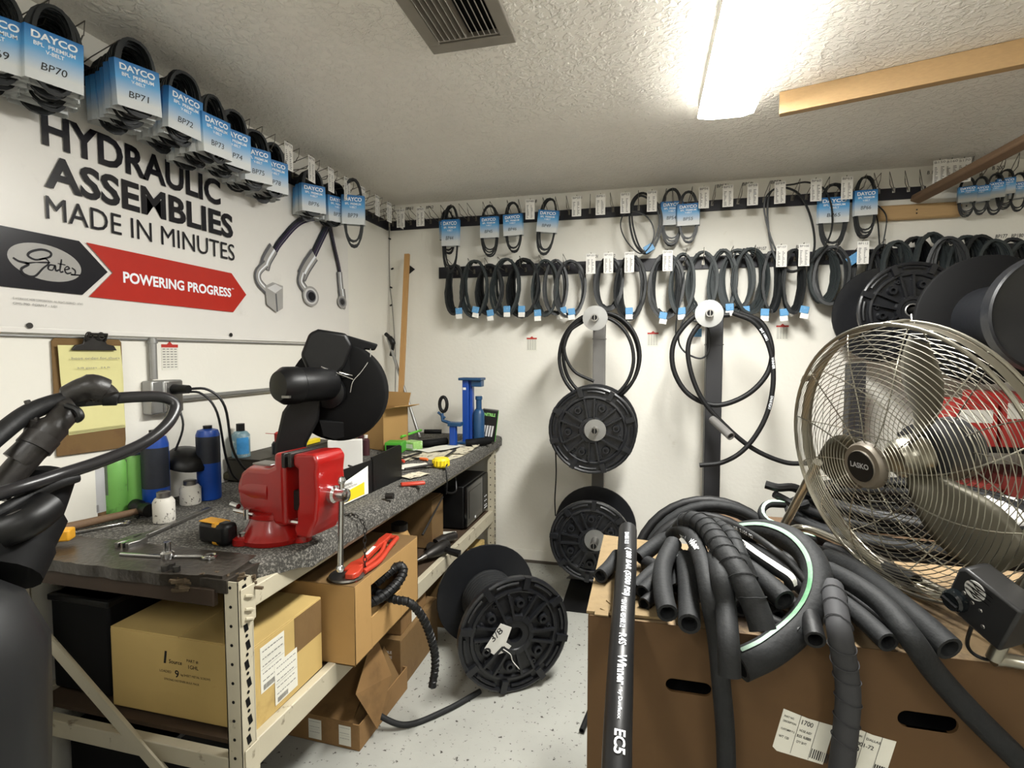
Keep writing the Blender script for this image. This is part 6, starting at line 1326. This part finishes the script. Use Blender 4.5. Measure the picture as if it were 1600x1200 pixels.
solo(MB().box((-1.655, 2.27, 1.0025), (.035, .30, .022)), 'level', m_yel, 'yellow spirit level lying on the long olive case behind the vise', 'level', bevel=.003)
solo(MB().box(onb(350, 752)+V((.0, .04, .02)), (.13, .07, .035), M.Rotation(.2, 3, 'Z')), 'folded_cloth', mat('olive_rag', (84, 80, 62), .9, var=.3), 'olive rag lying behind the slim blue cylinder', 'cloth', bevel=.01)
# cardboard box with open flaps
c = onb(592, 702)+V((0, .0, 0)); T = thing('cardboard_box', 'open brown carton with flaps standing on the bench in front of the pine stick', 'box', c)
mt_ = M.Translation(c+V((-.03, .10, 0))) @ M.Rotation(-.35, 4, 'Z'); w_, d_, h_ = .24, .2, .24
mb = MB(); t = .005
for a in ((-w_/2, w_/2, -d_/2, -d_/2+t, 0, h_), (-w_/2, -w_/2+t, -d_/2, d_/2, 0, h_), (w_/2-t, w_/2, -d_/2, d_/2, 0, h_), (-w_/2, w_/2, d_/2-t, d_/2, 0, h_), (-w_/2, w_/2, -d_/2, d_/2, 0, t)): mb.bx(*a)
mb.v = [mt_ @ p for p in mb.v]; part(mb, 'walls', m_card2, T)
def flp(o, R3, sz):
    m = MB().box((0, 0, 0), sz); m.v = [mt_ @ (V(o)+(R3 @ (p+V((0, 0, sz[2]/2))))) for p in m.v]; part(m, 'flap', m_card2, T)
flp((0, d_/2, h_), M.Rotation(-.3, 3, 'X'), (w_, .004, .09)); flp((w_/2, 0, h_), M.Rotation(1.35, 3, 'Y'), (.004, d_, .10)); flp((0, -d_/2, h_), M.Rotation(1.5, 3, 'X'), (w_, .004, .08)); flp((-w_/2, 0, h_), M.Rotation(-.3, 3, 'Y'), (.004, d_, .06))
for i, (a, b) in enumerate(((562, 706), (570, 712))): can('small_bottle', ('small dark bottle left of the open bench carton', 'second small dark bottle before the open bench carton')[i], 'bottle', a, b, 11, 32, [[(0, 0), (1, 0), (1, .75), (.5, .85)], [(.5, .84), (.5, 1), (.2, 1)]], [mat('maroon_glass', (70, 40, 44), .3), m_white], ['bottle', 'cap'])
# green boxes
for i, (a, b, w_, d_, h_, rz, m, l) in enumerate(((612, 708, .10, .10, .06, .2, m_green, 'green and black printed box right of the open carton'), (640, 704, .09, .08, .05, -.3, mat('green_white_pack', (150, 196, 110), .5, var=.3, vs=40, col2=(220, 226, 214), cs=40, cw=.52), 'crumpled green and white packet'))):
    T = thing('printed_box', l, 'box', onb(a, b)); c = onb(a, b)+V((0, d_/2, 0)); R3 = M.Rotation(rz, 3, 'Z')
    part(MB().box(c+V((0, 0, h_/2)), (w_, d_, h_), R3), 'box', m, T, bevel=.004); part(MB().box(c+R3 @ V((0, -d_/2-.0006, h_/2)), (w_*.8, .001, h_*.5), R3), 'dark_panel', m_black if i == 0 else m_white, T)
solo(MB().tube([onb(625, 700)+V((0, .02, .065)), onb(655, 690)+V((0, .03, .07))], .008, 10), 'green_marker', mat('bright_green_plastic', (100, 196, 60), .4), 'bright green bottle or marker on the green packets', 'marker')
T = thing('gloves_box', 'black and green gloves box leaning by the far end of the bench', 'box', onb(762, 692)); c = onb(762, 690)+V((0, .03, 0)); R3 = M.Rotation(.25, 3, 'Z') @ M.Rotation(.12, 3, 'Y')
part(MB().box(c+V((0, 0, .105)), (.10, .07, .2), R3), 'box', m_black, T, bevel=.003); part(MB().box(c+V((0, 0, .105)) + R3 @ V((.0515, 0, 0)), (.003, .07, .198), R3), 'green_side', m_green, T)
f = lambda x, y: c+V((0, 0, .105))+R3 @ V((x, -.0358, y)); mb = MB(); write(mb, 'NITRILE', f, .07, .02, -.035, .06, .02); part(mb, 'lettering', mat('light_green_print', (150, 220, 120), .5), T, smooth_=False)
for k in range(4): part(MB().tube([f(-.028+k*.017, -.07), f(-.024+k*.017, .0)], .0065, 8), 'printed_finger', m_bangl, T)
# blue press + bottle jack
p = onb(728, 694); s = sc_at(p); p = p+V((0, .05, 0)); T = thing('hose_press', 'tall blue bench press with a round jack at the far bench end', 'press', p)
part(MB().bx(p.x-.03, p.x+.01, p.y-.03, p.y+.04, BT+.001, BT+.40), 'column', m_blue, T, bevel=.003); part(MB().bx(p.x+.012, p.x+.03, p.y-.01, p.y+.03, BT+.001, BT+.40), 'column_flange', m_blue, T, bevel=.002)
part(MB().bx(p.x-.05, p.x+.10, p.y-.05, p.y+.05, BT+.40, BT+.416), 'top_plate', m_dblue, T, bevel=.003); part(MB().bx(p.x+.03, p.x+.095, p.y-.03, p.y+.03, BT+.36, BT+.40), 'die_holder', m_dblue, T, bevel=.003)
part(MB().bx(p.x-.06, p.x+.12, p.y-.06, p.y+.06, BT+.0005, BT+.014), 'base_plate', m_dblue, T, bevel=.003)
part(MB().lathe([(.036, .014), (.036, .19), (.026, .215), (.02, .22)], (p.x+.07, p.y, BT), (0, 0, 1), 20), 'jack_body', m_dblue, T); part(MB().lathe([(.018, .22), (.018, .275), (.022, .28), (.022, .30)], (p.x+.07, p.y, BT), (0, 0, 1), 16), 'ram', m_dblue, T)
part(MB().bx(p.x-.025, p.x-.005, p.y-.0315, p.y-.03, BT+.34, BT+.355), 'white_mark', m_white, T)
p = onb(706, 698); p = p+V((0, .03, 0)); T = thing('bending_tool', 'small blue tube bender with black roller left of the press', 'tool', p)
part(MB().bx(p.x-.02, p.x+.018, p.y-.02, p.y+.02, BT+.001, BT+.125), 'stem', m_blue, T, bevel=.003); part(MB().bx(p.x-.028, p.x+.055, p.y-.03, p.y+.03, BT+.125, BT+.148), 'table', m_dblue, T, bevel=.003); part(MB().bx(p.x-.035, p.x+.03, p.y-.03, p.y+.03, BT+.0005, BT+.01), 'foot', m_dblue, T, bevel=.002)
part(MB().tube([p+V((-.02, 0, .14)), p+V((-.07, 0, .155)), p+V((-.075, 0, .20))], .011, 8), 'arm', m_dblue, T); part(MB().tube([p+V((-.055, 0, .17)), p+V((-.10, 0, .205))], .008, 8), 'lever', m_dblue, T)
part(MB().tube([p+V((-.065+.024*cos(2*pi*k/16), 0, .255+.045*sin(2*pi*k/16))) for k in range(16)], .011, 8, closed=True), 'black_roller', m_black, T)
# black cases
for i, (a, b, L_, rz, l) in enumerate(((672, 700, .15, .1, 'black soft case lying left of the small blue bender'), (740, 699, .2, .0, 'black padded case lying before the blue press'))):
    solo(MB().tube(smooth([onb(a-14, b)+V((0, .02, .022)), onb(a, b)+V((0, .03, .026)), onb(a+22, b-4)+V((0, .03, .022))]), .024, 10), 'soft_case', m_matte, l, 'case')
solo(MB().tube([onb(648+15, 686)+V((0, 0, .05)), onb(690, 686)+V((0, 0, .05))], .015, 10), 'rolled_mat', m_black, 'black rolled grip behind the soft case', 'roll')
# screwdrivers, tape, marker, papers
for i, (a, b, hl, l) in enumerate((((545, 748), (582, 757), m_oran, 'screwdriver with an orange handle tip lying by the vise screw'), ((590, 735), (632, 741), m_orange, 'screwdriver leaning over the black shield with a red tip'), ((628, 716), (668, 721), m_oran, 'screwdriver with an orange tip pointing at the yellow tape'))):
    pa, pb = onb(*a)+V((0, 0, .06 if i == 0 else .085 if i == 1 else .01)), onb(*b)+V((0, 0, .05 if i == 0 else .06 if i == 1 else .01)); T = thing('screwdriver', l, 'screwdriver', pb)
    if i < 2: pa = pa+V((.0, 0, 0)); 
    d = (pb-pa); part(MB().tube([pa, pa+d*.72], .0045, 8), 'shaft', m_dsteel, T); part(MB().tube([pa+d*.72, pa+d*.9, pb], [.007, .009, .007], 10), 'handle', hl, T)
p = onb(687, 731); T = thing('measuring_tape', 'round yellow measuring tape on the papers', 'tape measure', p)
part(MB().lathe([(.0, 0), (.034, .002), (.042, .012), (.042, .036), (.034, .046), (0, .048)], p+V((0, .02, 0)), (0, 0, 1), 20), 'case', m_yel, T)
for k in range(9):
    a = -pi+pi*k/8; part(MB().tube([p+V((.0425*cos(a), .02+.0425*sin(a), .01)), p+V((.0425*cos(a), .02+.0425*sin(a), .038))], .003, 5), 'grip_rib', m_yel, T)
part(MB().tube(smooth([p+V((.04, .0, .02)), V((BX+.045, p.y-.02, BT+.004)), V((BX+.055, p.y-.03, BT-.06)), V((BX+.05, p.y-.03, BT-.12))]), .0035, 6), 'tape_end', m_black, T)
T = thing('utility_knife', 'flat red utility knife near the bench edge', 'knife', onb(645, 757)); pa, pb = onb(626, 760), onb(664, 757); d = (pb-pa).normalized(); part(MB().box((pa+pb)/2+V((0, 0, .008)), ((pb-pa).length, .03, .014), frame((0, 0, 0), d, V((0, 1, 0))).to_3x3()), 'body', m_orange, T, bevel=.005)
T = thing('hex_socket', 'small dark socket near the bench edge', 'socket', onb(610, 780)); part(MB().lathe([(.007, 0), (.012, 0), (.012, .03), (.007, .03)], onb(603, 780)+V((0, 0, .013)), (1, .15, 0), 14), 'socket', m_dsteel, T)
m_rag = mat('scribbled_paper', (206, 198, 174), .8, var=.15, vs=30, col2=(96, 88, 76), cs=30, cw=.56, cedge=.05)
random.seed(12)
papers = [((700, 712), .30, .16, .5), ((660, 712), .26, .16, .1), ((640, 730), .2, .11, -.2), ((648, 744), .13, .08, .3), ((725, 705), .25, .10, .75), ((690, 702), .3, .12, .2), ((620, 722), .2, .1, .6), ((745, 700), .2, .05, 1.2)]
for i, ((a, b), w_, h_, rz) in enumerate(papers):
    c = onb(a, b); mb = MB(); n_ = 6; vs = []
    for ii in range(n_+1):
        for jj in range(3):
            q = M.Rotation(rz+.9, 3, 'Z') @ V((w_*(ii/n_-.5), h_*(jj/2-.5), 0)); vs.append(c+q+V((0, 0, .0015*i+.0015+.002*sin(ii*1.7+jj))))
    vs = [V((min(v_.x, BX+.02), v_.y, v_.z)) for v_ in vs]
    mb.add(vs, [(ii*3+jj, (ii+1)*3+jj, (ii+1)*3+jj+1, ii*3+jj+1) for ii in range(n_) for jj in range(2)])
    solo(mb, 'paper_sheet', (m_rag, m_paper)[i % 3 == 2], f'used paper sheet spread on the far bench, {ORD[i]} from the bottom', 'paper', 'papers on the bench', loc=c)
for i, (a, b, L_, rz) in enumerate(((598, 722, .14, .2), (640, 718, .22, .5), (700, 716, .3, .75), (655, 735, .16, .1))):
    c = onb(a, b)+V((0, 0, .018)); d = V((cos(rz+.9), sin(rz+.9), 0)); solo(MB().tube([c-d*L_/2, c+d*L_/2], .006, 8), 'steel_rod', m_dsteel, f'dark steel tool rod on the bench papers, {ORD[i]} from the left', 'rod', 'rods on the papers')
# ================================================================ LEFT FOREGROUND
def px3(L_): return [P(a, b, D=d) for a, b, d in L_]
hose('thick black hose curving in from the left edge to the taped joint', px3([(-60, 730, .85), (0, 678, .93), (45, 645, .98), (90, 628, 1.02), (130, 622, 1.05)]), .0165, m_rub, False)
hose('black hose looping from the taped joint past the outlet and back to the left edge', px3([(110, 628, 1.05), (160, 624, 1.08), (215, 620, 1.12), (255, 621, 1.15), (274, 634, 1.16), (262, 662, 1.13), (225, 692, 1.08), (160, 720, 1.02), (90, 743, .96), (30, 762, .90), (-60, 790, .84)]), .0118, mat('satin_black_hose', (32, 31, 33), .32, var=.2), False)
hose('second black hose running low at the left edge under the taped pipe', px3([(-60, 835, .84), (0, 800, .88), (40, 778, .92), (90, 755, .96), (120, 745, .99)]), .011, m_rub, False)
T = thing('taped_pipe', 'greasy pipe joint wrapped in black tape with a valve lever, at the left', 'pipe', P(90, 680, D=1.0))
part(MB().tube(smooth(px3([(-10, 775, .92), (25, 735, .95), (60, 695, .98), (85, 668, 1.0)])), .0225, 18), 'pipe', m_soil, T)
part(MB().tube(px3([(28, 722, .955), (62, 690, .98)]), .0262, 18), 'tape_sleeve', m_soil, T); part(MB().tube(px3([(52, 700, .97), (68, 682, .985)]), .029, 18), 'collar', m_soil, T)
part(MB().tube(smooth(px3([(62, 690, .98), (88, 662, 1.0), (105, 645, 1.02), (118, 640, 1.03)])), [.026]*6+[.022]*6+[.026]*6+[.024], 14), 'valve_body', m_soil, T)
part(MB().tube(smooth(px3([(84, 640, 1.03), (110, 620, 1.04), (140, 606, 1.05), (162, 612, 1.07), (172, 624, 1.07)])), [.018]*6+[.024]*6+[.027]*6+[.02]*6+[.014], 14), 'tape_wrap', m_soil, T)
part(MB().tube(px3([(165, 620, 1.07), (185, 624, 1.08)]), [.019, .013], 12), 'cuff', m_black, T)
part(MB().tube(smooth(px3([(104, 634, 1.0), (120, 640, 1.0), (126, 650, 1.0), (122, 656, 1.0)])), .0062, 8), 'clamp_hook', m_black, T)
part(MB().tube(px3([(42, 626, .98), (56, 660, .98)]), .005, 8), 'lever', m_dsteel, T); part(MB().tube(smooth(px3([(56, 655, .98), (50, 672, .98), (48, 690, .97)])), .012, 10), 'lever_base', m_soil, T)
# black draped machine at the left edge
T = thing('black_machine', 'bulky black plastic-covered machine at the left edge before the bench', 'machine', (-1.25, .5, 0))
mb = MB(); secs = [(0, .0, .62), (.3, .0, .62), (.6, .0, .63), (.85, .01, .635), (.98, .005, .64), (1.06, -.02, .62), (1.12, -.07, .56), (1.15, -.14, .46)]
vs = []; k = 20
for z, dx, yy in secs:
    x1_, y1_, x0_, y0_ = -.915+dx, yy+.04, -1.7, .05
    for j in range(k):
        a = 2*pi*j/k; cx_, cy_ = (x0_+x1_)/2, (y0_+y1_)/2; ex, ey = (x1_-x0_)/2, (y1_-y0_)/2
        vs.append(V((cx_+ex*math.copysign(abs(cos(a))**.35, cos(a))*(1+.012*sin(5*a+z*9)), cy_+ey*math.copysign(abs(sin(a))**.35, sin(a))*(1+.012*cos(7*a+z*7)), z)))
fs = [(i*k+j, i*k+(j+1) % k, (i+1)*k+(j+1) % k, (i+1)*k+j) for i in range(len(secs)-1) for j in range(k)]+[tuple((len(secs)-1)*k+j for j in range(k))]
part(mb.add(vs, fs), 'cover', mat('dull_black_plastic', (22, 23, 24), .5, var=.2, bump=.2, bs=8), T, ang=60)
mb = MB(); sec2 = px3([(5, 900, .90), (32, 850, .94), (58, 800, .98), (82, 735, 1.02)])
part(MB().tube(smooth(sec2), [.055]*6+[.05]*6+[.040]*6+[.026], 16), 'hood', m_matte, T); part(MB().tube(smooth(px3([(0, 830, .88), (40, 815, .9), (75, 790, .94)])), .03, 14), 'hose_guide', m_black, T)
part(MB().tube(smooth(px3([(-30, 830, .86), (20, 805, .88), (48, 795, .9)])), .007, 8), 'hand_rail', m_dsteel, T)
